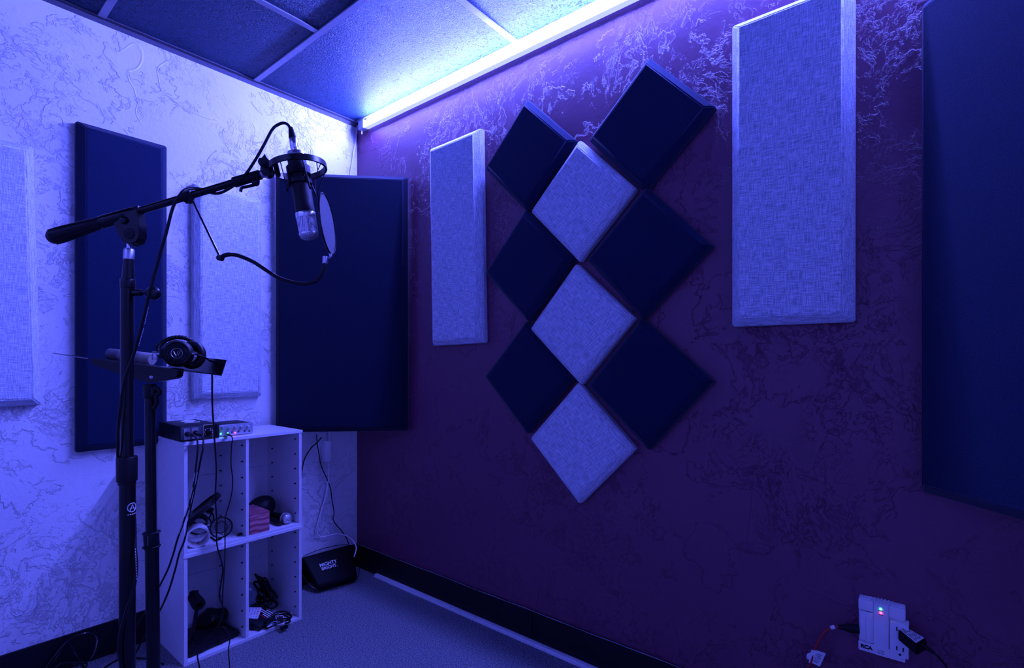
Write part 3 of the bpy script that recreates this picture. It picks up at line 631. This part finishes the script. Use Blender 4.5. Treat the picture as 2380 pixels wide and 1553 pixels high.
# second small lead lying on the shelf top behind it
# ================================================================== SHELF CONTENTS, upper left cell
dp = at(1.96, 466, 1185); r_d = .081
du = (UP*.60+RGT*.80).normalized(); dn = (UP*.72-RGT*.55-FWD*.25).normalized(); dn = (dn-du*dn.dot(du)).normalized(); dv = du.cross(dn)
t = thing('pop_screen', 'dark round pop screen leaning inside the upper left shelf cell', 'pop filter', dp)
bm = BM(); ribbon_ring(bm, dp, du, dv, dn, r_d, .016, .006, 56); part('rim', bm, M_BLK, t)
bm = BM(); lathe(bm, dp-dn*.0015, dp+dn*.0015, [(0, r_d-.003), (1, r_d-.003)], 56); part('screen', bm, M_BLKM, t)
def cage(label, c, axis, R, hgt):
    z = Vector(axis).normalized(); x, y = perp(z); c = Vector(c)
    t = thing('spare_shock_mount', label, 'shock mount', c, 'spare shock mounts in the shelf')
    for s in (-1, 1):
        bm = BM(); tube(bm, circle(c+z*s*hgt/2, x, y, R, 36), .0028, 8, True); part('outer_hoop', bm, M_BLK, t)
    bm = BM(); ribbon_ring(bm, c, x, y, z, R*.55, hgt*.7, .003, 32); part('inner_collar', bm, M_BLKM, t)
    for k in range(4):
        u = x*math.cos(math.pi/2*k+.4)+y*math.sin(math.pi/2*k+.4); bm = BM(); tube(bm, [c+u*R-z*hgt/2, c+u*R*1.06, c+u*R+z*hgt/2], .0026, 8); part('post', bm, M_BLK, t)
    pts = []
    for k in range(8):
        a = math.pi/4*k+.4; rr, zz = (R, hgt/2) if k % 2 == 0 else (R*.58, -hgt*.1); pts.append(c+(x*math.cos(a)+y*math.sin(a))*rr+z*zz)
    for s in (1, -1):
        bm = BM(); tube(bm, [c+(p-c)-z*((p-c).dot(z))*(1-s) for p in pts], .0012, 6, True); part('elastic_cord', bm, M_RUB, t)
    return t
t = cage('black wire shock mount in the upper left cell, nearest the shelf front', at(1.93, 514, 1228)+UP*.003, (-FWD*.8+RGT*.45+UP*.25), .036, .034)
bm = BM(); c = at(1.91, 490, 1249); tube(bm, [c, at(1.90, 500, 1257), at(1.90, 514, 1252)], .004, 8); part('mount_arm', bm, M_BLK, t)
t = cage('blocky black shock mount behind another, under the leaning pop screen', (-.835, -.175, Z2+.062), (-FWD*.45+RGT*.5+UP*.75), .044, .042)
bm = BM(); box(bm, (-.022, -.018, -.012), (.022, .018, .012), .004, Matrix.Translation((-.803, -.15, Z2+.098)) @ Matrix.Rotation(.5, 4, 'Y')); part('mount_block', bm, M_BLKM, t)
# tape roll
tc = on(1, -.300, 460, 1250); tc.z = Z2+.0395; ta = (-FWD*.80+RGT*.60).normalized(); ta.z = 0; ta.normalize(); 
t = thing('tape_roll', 'white tape roll lying on its side in the upper left shelf cell', 'tape roll', (tc.x, tc.y, Z2))
A, B = tc-ta*.050, tc
bm = BM(); lathe(bm, A, B, [(0, .0345), (0, .0390), (.04, .0395), (.97, .0395), (1, .0385), (1, .0345), (0, .0345)], 44, False); part('tape', bm, M_WHITE, t)
bm = BM(); lathe(bm, A, B, [(0, .0325), (0, .0347), (1.0, .0347), (1.01, .0325), (0, .0325)], 44, False); part('core', bm, plain('cardboard', (.60, .56, .55), .8), t)
bm = BM(); c = on(2, Z2, 557, 1246); cyl(bm, c+Vector((-.008, 0, .0055)), c+Vector((.008, .004, .0055)), .0055, bev=.001); cyl(bm, c+Vector((.008, .004, .0055)), c+Vector((.012, .005, .0055)), .004)
single('thread_adapter', bm, M_BLK, 'tiny black thread adapter on the shelf beside the divider', 'adapter', (c.x, c.y, Z2))
# ---- upper right cell
bc = on(2, Z2, 606.5, 1241); bx = -.006
t = thing('wooden_box', 'pink cedar wooden box in the upper right shelf cell', 'box', (-.664, -.25, Z2))
bm = BM(); box(bm, (-.702, -.312, Z2), (-.624, -.165, Z2+.066), .003); part('body', bm, M_CEDAR, t)
bm = BM(); box(bm, (-.7025, -.3125, Z2+.0665), (-.6235, -.1645, Z2+.082), .003); part('lid', bm, M_CEDAR, t)
bm = BM()
for k in range(3): tube(bm, [Vector((-.686+k*.004, -.292, Z2+.0822)), Vector((-.684+k*.004, -.284, Z2+.0822))], .0006, 4)
part('printed_mark', bm, M_INKB, t)
bm = BM(); bmesh.ops.create_icosphere(bm, subdivisions=3, radius=1, matrix=Matrix.Translation((-.575, -.13, Z2+.05)) @ Matrix.Rotation(-.3, 4, 'Y') @ Matrix.Diagonal((.062, .05, .05, 1)))
for v in bm.verts:
    v.co += Vector((math.sin(v.co.z*90), math.sin(v.co.x*80), 0))*.002; v.co.z = max(v.co.z, Z2+.0005)
single('soft_pouch', bm, M_BLKM, 'slumped black pouch behind the wooden box in the shelf', 'pouch', (-.575, -.13, Z2))
hb_ = on(2, Z2+.0235, 666, 1205); hd = (on(2, Z2+.016, 628, 1196)-hb_); hd.z = -.006; hd.normalize(); back = hb_+hd*.13
t = thing('handheld_microphone', 'handheld microphone with silver ball grille in the upper right shelf cell', 'microphone', (hb_.x, hb_.y, Z2))
bm = BM(); ball(bm, hb_, .0228, (1, 1, 1), 28); part('ball_grille', bm, M_GRILLE, t, 'silver ball grille')
bm = BM(); x, y = perp(hd); tube(bm, circle(hb_+hd*.012, x, y, .0212, 36), .0022, 8, True); part('grille_ring', bm, M_STEEL, t)
bm = BM(); lathe(bm, hb_+hd*.016, back, [(0, .0195), (.15, .0175), (.3, .0150), (1, .0110)]); part('handle', bm, M_BLKM, t)
cb = on(2, Z2+.0105, 651, 1217.5); cd = on(2, Z2+.0105, 634, 1210)-cb; cd.z = 0; cd.normalize()
t = thing('spare_microphone', 'black microphone with its three-pin end forward beside the silver ball grille', 'microphone', (cb.x, cb.y, Z2))
bm = BM(); lathe(bm, cb, cb+cd*.11, [(0, .0085), (.0, .0098), (.15, .0102), (.18, .0112), (1, .0125)]); part('handle', bm, M_BLKM, t)
bm = BM(); x, y = perp(cd); lathe(bm, cb-cd*.0012, cb+cd*.0005, [(0, .0078), (1, .0078)]); sk = part('connector_face', bm, M_INKB, t)
for a in (90, 210, 330):
    q = cb-cd*.0012+x*.0036*math.sin(math.radians(a))+y*.0036*math.cos(math.radians(a)); bm = BM(); cyl(bm, q-cd*.002, q, .0010, seg=10); part('contact_pin', bm, plain('gold_pin', (.9, .65, .25), .25, 1.), t)
# masking-tape patches on the shelf lip
# ---- lower left cell
cc = Vector((-.835, -.20, Z1))
t = thing('equipment_case', 'flat black latched case on the bottom of the lower left shelf cell', 'case', cc)
RM = Matrix.Translation(cc) @ Matrix.Rotation(.10, 4, 'Z')
bm = BM(); box(bm, (-.088, -.085, 0), (.098, .10, .026), .006, RM); part('shell', bm, M_BLKM, t)
bm = BM(); box(bm, (-.089, -.0865, .0105), (.0995, .1005, .0155), .001, RM); part('rim', bm, M_BLK, t)
for x in (-.042, .028):
    bm = BM(); box(bm, (x-.011, -.090, .006), (x+.011, -.083, .024), .0015, RM); part('latch', bm, M_BLKM, t)
cp = at(1.95, 457, 1398); ca = (-FWD*.62+RGT*.75-UP*.25).normalized()
stem = cc+Vector((-.048, -.035, .026))
t = thing('clip_stand', 'black desktop microphone clip stand on the latched case', 'microphone stand', stem)
bm = BM(); lathe(bm, stem, stem+Vector((0, 0, .014)), [(0, .032), (.4, .030), (1, .012)]); part('base', bm, M_BLK, t)
bm = BM(); tube(bm, [stem+Vector((0, 0, .01)), Vector((cp.x, cp.y, cp.z-.03)), cp-UP*.018], .0070, 12); part('stem', bm, M_BLK, t)
A, B = cp-ca*.036, cp+ca*.028
bm = BM(); lathe(bm, A, B, [(0, .0140), (0, .0195), (.8, .0230), (1, .0215), (1, .0115), (.3, .0115), (.3, .001)], 28, True); part('clip_barrel', bm, M_RUB, t)
bm = BM(); box(bm, (-.010, -.010, -.004), (.016, .010, .006), .003, Matrix.Translation(A+UP*.014) @ frame(RGT, UP)); part('clip_tab', bm, M_RUB, t)
bm = BM(); bmesh.ops.create_icosphere(bm, subdivisions=3, radius=1, matrix=Matrix.Translation((-.775, -.13, Z1+.05)) @ Matrix.Diagonal((.062, .050, .030, 1)))
for v in bm.verts:
    v.co += Vector((math.sin(v.co.z*110), math.sin(v.co.x*120), math.sin(v.co.x*70)*.8))*.006; v.co.z = max(v.co.z, Z1+.027)
single('soft_pouch', bm, M_BLKM, 'crumpled black cloth on the latched case in the lower left cell', 'pouch', (-.775, -.13, Z1+.027))
# ---- lower right cell
pk = Vector((-.640, -.215, Z1))
t = thing('cable_package', 'black retail package with printed lines in the lower right shelf cell', 'package', pk)
RM = Matrix.Translation(pk) @ Matrix.Rotation(.35, 4, 'Z') @ Matrix.Rotation(math.radians(16), 4, 'X')
bm = BM(); box(bm, (-.050, -.070, .022), (.052, .060, .040), .002, RM); part('carton', bm, M_BLKM, t)
bm = BM()
for k, (x0, x1) in enumerate(((-.03, .012), (-.03, .035), (-.03, .04), (-.03, .022))): box(bm, (.012+k*.010, x0-.03, .0401), (.0165+k*.010, x1-.03, .0406), 0, RM)
part('printed_lines', bm, M_INKW, t)
bm = BM(); box(bm, (.002, -.05, .0401), (.007, .02, .0406), 0, RM); part('red_print', bm, M_RED, t, 'red printed strip')
bm = BM(); box(bm, (-.048, -.05, 0), (.05, .06, .018), .003, Matrix.Translation(pk) @ Matrix.Rotation(.2, 4, 'Z'))
single('flat_box', bm, M_BLKM, 'flat black box underneath the retail package', 'box', (pk.x, pk.y, pk.z))
def remote(name, label, corners, th, mat, nx, ny, cols, btn):
    A, B, C_, D_ = corners; n = (B-A).cross(D_-A).normalized()
    if n.z < 0: n = -n
    t = thing(name, label, 'remote control', (A+C_)/2)
    bm = BM(); prism(bm, [A, B, C_, D_], -n*th, .001); part('body', bm, mat, t)
    for j in range(ny):
        for i in range(nx):
            u, v = (i+.75)/(nx+.5), (j+.7)/(ny+.8); p = A.lerp(B, u).lerp(D_.lerp(C_, u), v)
            bm = BM(); lathe(bm, p-n*.0005, p+n*.0011, [(0, btn), (1, btn*.85)], 14); part('button', bm, cols(i, j), t)
    return t, n
cb_ = [plain('blue_button', (.10, .30, .85), .5), plain('cyan_button', (.25, .60, .90), .5), plain('red_button', (.80, .03, .05), .5), plain('dark_button', (.02, .04, .15), .5), plain('grey_button', (.25, .25, .4), .5)]
cor = [on(2, .068, 577, 1411.5), on(2, .066, 608.3, 1412), on(2, .050, 598.6, 1437.6), on(2, .051, 571, 1437)]
remote('remote_control', 'white remote with coloured buttons lying on the retail package', cor, .006, M_WHITE, 4, 6, lambda i, j: cb_[2] if i == 3 and j < 5 else (cb_[1] if (i+j) % 3 == 0 else cb_[(0, 3, 4)[(i*2+j) % 3]]), .0022)
cor = [on(2, .046, 640, 1431), on(2, .044, 658.5, 1430), on(2, .030, 661.5, 1449), on(2, .030, 645, 1452)]
t, n = remote('remote_control', 'small card remote with black face inside the coiled cable', cor, .005, M_WHITE, 2, 3, lambda i, j: cb_[2] if (i, j) in ((1, 2), (1, 0)) else M_INKW, .0024)
A, B, C_, D_ = cor; ce = sum(cor, Vector())/4
bm = BM(); prism(bm, [ce+(p-ce)*.84 for p in cor], n*.0006); part('keypad', bm, M_INKB, t)
lc = on(2, .030, 647, 1441)
pts = []
for k in range(46):
    a = 2*math.pi*k/13.7; rr = .050+.004*math.sin(k*1.3); q = lc+Vector((math.cos(a)*rr*1.0, math.sin(a)*rr*.72, .012*math.sin(a*.5+k*.1)+.006*math.sin(k*.9))); q.z = max(q.z, Z1+.004); pts.append(q)
t = cable('coiled_cable', 'coiled black cable bundle at the front of the lower right shelf cell', pts, .0034, (lc.x, lc.y, Z1), n=6)
bm = BM(); c = lc+Vector((-.030, -.030, .006)); x, y = perp((.4, .9, .1)); tube(bm, circle(c, x, y, .009, 18), .0016, 6, True); tube(bm, spline([c+Vector((0, 0, .008)), c+Vector((-.012, -.006, .012)), c+Vector((-.025, -.002, .004))], 5), .0014, 6); part('twist_tie', bm, plain('pale_tie', (.25, .40, .55), .5), t)
bm = BM(); c = lc+Vector((.05, -.006, .012)); cyl(bm, c, c+Vector((.018, .006, -.002)), .0045, bev=.0008); part('plug', bm, M_CHR, t)
bm = BM(); c = on(2, Z1, 662, 1462); box(bm, (c.x-.016, c.y-.006, Z1), (c.x+.012, c.y+.012, Z1+.012), .002)
single('power_adapter', bm, M_BLKM, 'little black adapter under the coiled cable at the shelf edge', 'adapter', (c.x, c.y, Z1))
bm = BM(); ctr = Vector((-.64, -.10, Z1)); bmesh.ops.create_icosphere(bm, subdivisions=4, radius=1, matrix=Matrix.Translation(ctr+Vector((0, 0, .06))) @ Matrix.Diagonal((.06, .055, .075, 1)))
for v in bm.verts:
    d = v.co-ctr; v.co += Vector((math.sin(d.z*120+d.y*60), math.sin(d.x*130), math.sin(d.x*90+d.z*50)))*.005; v.co.z = max(v.co.z, Z1+.0005)
single('plastic_bag', bm, M_CLEAR, 'crinkled clear plastic bag at the back of the lower right cell', 'bag', ctr, smooth=False)
pts = []
for k in range(60):
    a = k*1.15; pts.append(Vector((-.555+.024*math.cos(a)*(1-.3*math.sin(k*.4)), -.13+.05*math.sin(a*.83), Z1+.012+.10*abs(math.sin(k*.21))*(1-.4*math.cos(a)))))
cable('cord_bundle', 'tangled bundle of black cords against the right side of the lower cell', pts, .0042, (-.555, -.13, Z1), n=5)

# ================================================================== CORNER FLOOR: bag, adapter, cords
TL, TR = on(1, -.035, 700, 1295), on(1, -.055, 818, 1263)
FL, FR = on(2, .036, 737, 1364), on(2, .034, 831, 1338)
TR.x = min(TR.x, -.045); FR.x = min(FR.x, -.05)
t = thing('carry_bag', 'flat black carry bag with white lettering leaning in the room corner', 'bag', ((FL+FR)/2).xy.to_3d())
nb = (FR-FL).cross(TL-FL).normalized()
if nb.z < 0: nb = -nb
bm = BM(); top = [FL, FR, TR, TL]; bot = [Vector((FL.x, FL.y, .003)), Vector((FR.x, FR.y, .003)), TR-nb*.035, TL-nb*.035]
va = [bm.verts.new(p) for p in bot]; vb = [bm.verts.new(p) for p in top]
bm.faces.new(va[::-1]); bm.faces.new(vb)
for i in range(4): bm.faces.new((va[i], va[(i+1) % 4], vb[(i+1) % 4], vb[i]))
bmesh.ops.bevel(bm, geom=list(bm.edges), offset=.014, segments=4, affect='EDGES', profile=.5)
part('body', bm, plain('black_nylon', (.0025, .0025, .004), .5, spec=.1), t)
bm = BM(); mid = [p.lerp(q, .5) for p, q in zip(bot, top)]; cm = sum(mid, Vector())/4
tube(bm, [cm+(p-cm)*.985 for p in spline(mid, 6, True)], .0016, 6, True); part('zip', bm, M_BLK, t)
tx = (on(1, -.035, 785, 1303)-on(1, -.035, 740, 1316)); 
def plane_pt(px, py):
    d = ray(px, py); s = (FL-EYE).dot(nb)/d.dot(nb); return EYE+d*s
e1, e2_ = plane_pt(740, 1316.5), plane_pt(785, 1303.5); xd_ = (e2_-e1).normalized()
f1, f2 = plane_pt(744, 1325), plane_pt(787, 1312)
bm = BM()
ti = Matrix.Translation((e1+e2_)/2+nb*.0012) @ frame(xd_, nb); text(bm, 'MIGHTY', .0235, ti, .0006, .0004)
ti = Matrix.Translation((f1+f2)/2+nb*.0012) @ frame(xd_, nb); text(bm, 'BRIGHT.', .0215, ti, .0006, .0004)
part('lettering', bm, M_INKW, t, 'white lettering', smooth=False)
bm = BM(); A, B = on(1, -.045, 756.5, 1028), on(1, -.012, 772, 1072)
B2 = on(1, -.045, 769.5, 1072); box(bm, (A.x, -.045, B2.z), (B2.x, -.012, A.z), .003)
t = thing('power_adapter', 'white plug-in power adapter on the wall below the corner panel', 'adapter', (A.x, -.01, B.z)); part('body', bm, plain('bright_white_plastic', (.93, .92, .94), .35, var=.02), t)
bm = BM(); box(bm, (A.x-.004, -.030, B.z+.03), (A.x+.012, -.002, B.z+.08), .002); part('wall_plug', bm, M_WHITE, t)
Wp = lambda x, y, d=-.02: on(1, d, 340+x/4.3135, 940+y/4.3135)
wc = [Wp(1822, 565), Wp(1826, 620), Wp(1830, 700), Wp(1802, 900), Wp(1745, 1100), Wp(1712, 1240), Wp(1718, 1300), Wp(1760, 1330), Wp(1900, 1302, -.03), Wp(2000, 1315, -.04), Wp(2075, 1370, -.07), Wp(2105, 1440, -.10), Wp(2085, 1530, -.13)]
cable('adapter_cable', 'pale cord hanging from the white power adapter to the black bag', wc, .0032, wc[-1], mat=plain('pale_cord', (.92, .90, .92), .35), n=7)
kc_ = [Wp(1705, 300), Wp(1715, 400), Wp(1735, 520), Wp(1755, 620), Wp(1840, 820), Wp(1860, 950), Wp(1884, 1090), Wp(1872, 1145), Wp(1905, 1210), Wp(1960, 1270), Wp(2005, 1340), Wp(2030, 1400, -.05)]
cable('power_cable', 'thin black cord crossing the pale adapter cord on the wall', kc_, .0025, kc_[-1], n=7)
ka = [Wp(1760, 330), Wp(1705, 392), Wp(1660, 430), Wp(1600, 520), Wp(1570, 610), Wp(1555, 720), Wp(1540, 900)]
cable('power_cable', 'black cord curving behind the right side of the shelf', ka, .0030, ka[-1], n=7)
lc_ = [on(1, -.006, 831, 292), on(1, -.005, 826, 330), on(1, -.005, 819, 372), on(1, -.005, 812, 420), on(1, -.006, 800, 560), on(1, -.008, 780, 800), Wp(1830, 385, -.02)]
bm = BM(); tube(bm, spline(lc_, 6), .0042, 8); single('white_cable', bm, M_WHITE, 'white cord running down the corner from the LED strip', 'cable', lc_[-1])

# ================================================================== OUTLET TAP ON THE RIGHT WALL
OY = lambda x, y, d=-.04: on(0, d, 1800+x/4.103, 1330+y/4.103)
c0 = (OY(790, 240)+OY(1250, 860))/2
t = thing('outlet_tap', 'white multi-outlet wall tap with lit green and red indicators on the maroon wall', 'outlet', (0, c0.y, c0.z-.07))
TY0, TY1 = OY(795, 500).y, OY(1248, 600).y                    # left (larger y) and right edges
TZ1, TZ0 = OY(800, 255).z, OY(1000, 815).z
wY = TY0-TY1
def tb(u0, u1, v0, v1, x0, x1, bev=.0015, bm=None):           # box in tap coordinates: u left-right, v bottom-top, x out of the wall
    bm = bm or BM(); return box(bm, (-x1, TY0-wY*u0, TZ0+(TZ1-TZ0)*v0), (-x0, TY0-wY*u1, TZ0+(TZ1-TZ0)*v1), bev)
bm = tb(0, 1, .0, 1, .0, .024, .005); bd_ = part('housing', bm, M_WHITE, t)
bm = tb(.33, .66, .0, .98, .024, .031, .003); part('centre_spine', bm, M_WHITE, bd_)
bm = tb(.0, .33, .78, .98, .024, .030, .003); part('shoulder', bm, M_WHITE, bd_)
bm = tb(.66, 1.0, .78, .98, .024, .030, .003); part('shoulder', bm, M_WHITE, bd_)
bm = tb(.0, 1.0, .0, .18, .024, .030, .003); part('foot_panel', bm, M_WHITE, bd_)
bm = BM()
for k in range(7): tb(.25+k*.075, .29+k*.075, .975, 1.022-.004*abs(k-3), .004, .030, .001, bm)
part('grip_ridge', bm, M_WHITE, bd_)
bm = tb(.03, .30, .20, .76, .010, .030, .003); lm = part('swivel_module', bm, M_WHITE, t)
bm = tb(.155, .165, .20, .76, .0295, .0304, .0001); part('module_seam', bm, M_TEE, lm)
bm = BM(); yy = TY0-wY*.24; cyl(bm, (-.024, yy, TZ0+(TZ1-TZ0)*.2), (-.024, yy, TZ0+(TZ1-TZ0)*.76), .0105, bev=.001); part('module_hinge', bm, M_WHITE, lm)
bm = tb(.69, 1.07, .13, .73, .008, .046, .002); rm = part('swivel_module', bm, M_WHITE, t)
yS = TY0-wY*1.07; zc = TZ0+(TZ1-TZ0)*.43; hh = (TZ1-TZ0)*.30
for zz in (zc+hh*.55, zc-hh*.55):
    for xx in (.020, .033):
        bm = BM(); box(bm, (-xx-.0014, yS-.0004, zz+.001), (-xx+.0014, yS+.002, zz+.010)); part('outlet_slot', bm, M_INKB, rm)
    bm = BM(); cyl(bm, (-.0265, yS-.0004, zz-.008), (-.0265, yS+.002, zz-.008), .0026, seg=14); part('ground_hole', bm, M_INKB, rm)
# outlets also on the module's outward face
for zz in (zc+hh*.55, zc-hh*.62):
    for uu in (.83, .96):
        yy = TY0-wY*uu; bm = BM(); box(bm, (-.0464, yy-.0013, zz+.001), (-.0450, yy+.0013, zz+.011)); part('outlet_slot', bm, M_INKB, rm)
    yy = TY0-wY*.895; bm = BM(); cyl(bm, (-.0464, yy, zz-.008), (-.045, yy, zz-.008), .0029, seg=14); part('ground_hole', bm, M_INKB, rm)
c = OY(1013, 352, -.0312); bm = BM(); ball(bm, c, .0021); part('green_indicator', bm, M_GRN, bd_, 'lit green indicator')
c = OY(1015, 388, -.0312); bm = BM(); ball(bm, c, .0024); part('red_indicator', bm, M_REDI, bd_, 'lit red indicator')
bm = BM()
for x, y in ((1012, 371), (1015, 410)):
    c = OY(x, y, -.0313); box(bm, c+Vector((-.0003, -.005, -.0006)), c+Vector((.0003, .005, .0006)))
part('marking', bm, M_INKB, bd_)
bm = BM(); c = OY(1015, 765, -.0313)
for k in range(3): box(bm, c+Vector((-.0005, -.007, -.0006+k*.004-.004)), c+Vector((.0005, .007, .0006+k*.004-.004)))
part('vent_line', bm, M_TEE, bd_)
bm = BM(); c = OY(877, 716, -.0302); text(bm, 'RCA', .0125, Matrix.Translation(c) @ frame((0, -1, 0), (-1, 0, 0)), .0004, .0008); part('lettering', bm, M_INKB, bd_, 'black lettering', smooth=False)
# red cord on the left
OP = lambda x, y, d: on(0, d, 1800+x/4.103, 1330+y/4.103)
t = thing('power_cable', 'red power cord with black plug and white tag in the wall tap', 'cable', OP(320, 915, -.05), 'cords in the wall tap')
A, B = OP(800, 545, -.022), OP(610, 522, -.034)
bm = BM(); lathe(bm, A, B, [(0, .011), (.5, .0105), (.7, .0072), (1, .0055)]); part('plug', bm, M_BLKM, t)
rp = [B, OP(575, 523, -.036), OP(540, 530, -.04), OP(480, 570, -.045), OP(425, 655, -.05), OP(380, 760, -.052), OP(345, 860, -.053), OP(322, 930, -.053), OP(300, 1100, -.053), OP(290, 1400, -.05)]
bm = BM(); tube(bm, spline(rp, 7), .0042, 10); part('cord', bm, M_RED, t)
bm = BM(); cyl(bm, OP(575, 521, -.0375), OP(535, 533, -.041), .0047, seg=16); part('small_tag', bm, M_INKW, t)
bm = BM(); a, b_, c_, d_ = [OP(*q, -.058) for q in ((352, 742), (490, 775), (432, 902), (325, 862))]
prism(bm, [a, a.lerp(b_, .35)+Vector((.004, 0, 0)), b_, c_, d_.lerp(c_, .4)+Vector((.004, 0, 0)), d_], (.0006, 0, 0)); tg = part('warning_tag', bm, M_INKW, t, 'white warning tag')
bm = BM()
for k in range(6):
    p, q = a.lerp(d_, .2+k*.12).lerp(b_.lerp(c_, .2+k*.12), .38), a.lerp(d_, .2+k*.12).lerp(b_.lerp(c_, .2+k*.12), .82-.05*(k % 2)); tube(bm, [p+Vector((-.001, 0, 0)), q+Vector((-.001, 0, 0))], .0006, 4)
part('printed_text', bm, M_INKB, tg)
bm = BM(); prism(bm, [OP(*q, -.056) for q in ((310, 780), (345, 765), (340, 830), (318, 835), (303, 810))], (.0006, 0, 0)); part('tag_end', bm, M_INKW, tg)
# black adapter on the right
t = thing('power_adapter', 'black adapter with white printed label plugged into the wall tap', 'adapter', OP(1300, 620, -.06), 'cords in the wall tap')
yA, yB = yS-.001, yS-.066
A = OP(1175, 560, -.03)
c1_, c2_, c3_, c4_ = [OP(*q) for q in ((1172, 545, -.055), (1270, 530, -.030), (1458, 640, -.042), (1360, 700, -.085))]
bm = BM(); prism(bm, [c1_, c2_, c3_, c4_], Vector((0, 0, -.026)), .003); ad = part('body', bm, M_BLKM, t)
bm = BM(); n_ = Vector((0, 0, .0008)); m_ = (c1_+c2_+c3_+c4_)/4
lab = [OP(*q) for q in ((1226, 578, -.055), (1352, 566, -.034), (1450, 634, -.042), (1335, 642, -.070))]
k0 = sum((p.z for p in (c1_, c2_, c3_, c4_)), 0)/4
prism(bm, [m_+(p-m_)*.80+n_ for p in (c1_, c2_, c3_, c4_)], Vector((0, 0, .0004))); lb = part('printed_label', bm, M_INKW, ad, 'white printed label')
bm = BM(); Q = [m_+(p-m_)*.72+n_*1.8 for p in (c1_, c2_, c3_, c4_)]
for k in range(6):
    f = .1+k*.16; p, q = Q[0].lerp(Q[1], f), Q[3].lerp(Q[2], f)
    for s0, s1 in ((.02, .3), (.36, .7), (.75, .97)): tube(bm, [p.lerp(q, s0), p.lerp(q, s1-.03*(k % 3))], .0007, 4)
part('label_text', bm, M_INKB, lb)
A, B = OP(1400, 690, -.062), OP(1520, 770, -.062)
bm = BM(); lathe(bm, A, B, [(0, .006), (.4, .0045), (1, .0040)]); part('strain_relief', bm, M_RUB, t)
bm = BM(); tube(bm, spline([A, B, OP(1570, 820, -.062), OP(1610, 865, -.06), OP(1645, 925, -.058), OP(1700, 1200, -.05), OP(1720, 1500, -.05)], 7), .0023, 8); part('cord', bm, M_RUB, t)

# ================================================================== FLOOR CABLES AT LEFT
def fz(px, py, z): return on(2, z, px, py)
C6 = lambda x, y, z: on(2, z, x/2.576, 950+y/2.576)
lp = [C6(150, 1553, .01), C6(230, 1490, .02), C6(330, 1462, .04), C6(420, 1490, .02), C6(500, 1545, .01), C6(480, 1620, .01), C6(250, 1640, .01), C6(230, 1560, .02), C6(290, 1440, .07), C6(380, 1360, .11), C6(480, 1312, .12), C6(555, 1340, .10), C6(580, 1400, .08), C6(550, 1490, .04), C6(460, 1553, .01),
      C6(380, 1600, .01), C6(280, 1540, .03), C6(320, 1440, .07), C6(372, 1358, .11), C6(410, 1400, .10), C6(450, 1470, .07), C6(480, 1530, .03), C6(430, 1590, .01), C6(250, 1600, .015), C6(190, 1545, .02), C6(300, 1500, .035), C6(420, 1510, .03), C6(520, 1530, .02), C6(430, 1620, .01), C6(200, 1640, .01)]
for p in lp: p.y = min(p.y, -.03)
cable('floor_cable', 'loose pile of black cable loops on the floor by the left picture edge', lp, .0032, lp[-1], mat=M_CABLE, n=8)
t = thing('clear_plug', 'thin clear plug lying on the carpet near the loose cable pile', 'plug', C6(540, 1450, .004))
bm = BM(); cyl(bm, C6(465, 1472, .010), C6(540, 1452, .010), .0042, bev=.0006); part('body', bm, plain('frosted_plastic', (.45, .45, .55), .3), t)
bm = BM(); cyl(bm, C6(540, 1452, .010), C6(612, 1430, .010), .0035, bev=.0006); part('tip', bm, plain('blue_tip', (.15, .3, .55), .3), t)
f1_ = [C6(905, 1200, .11), C6(860, 1245, .10), C6(820, 1290, .08), C6(780, 1340, .05), C6(720, 1400, .02), C6(650, 1440, .006)]
for p in f1_: p.y = min(p.y, -.02)
cable('floor_cable', 'black cable slanting down between the two stand poles to the skirting', f1_, .003, f1_[-1])
f2_ = [C6(980, 1530, .005), C6(900, 1505, .005), C6(820, 1493, .005), C6(720, 1500, .005), C6(650, 1535, .005), C6(600, 1580, .005), C6(500, 1700, .005)]
cable('floor_cable', 'black cable lying on the carpet across the foot of the poles', f2_, .003, f2_[-1])
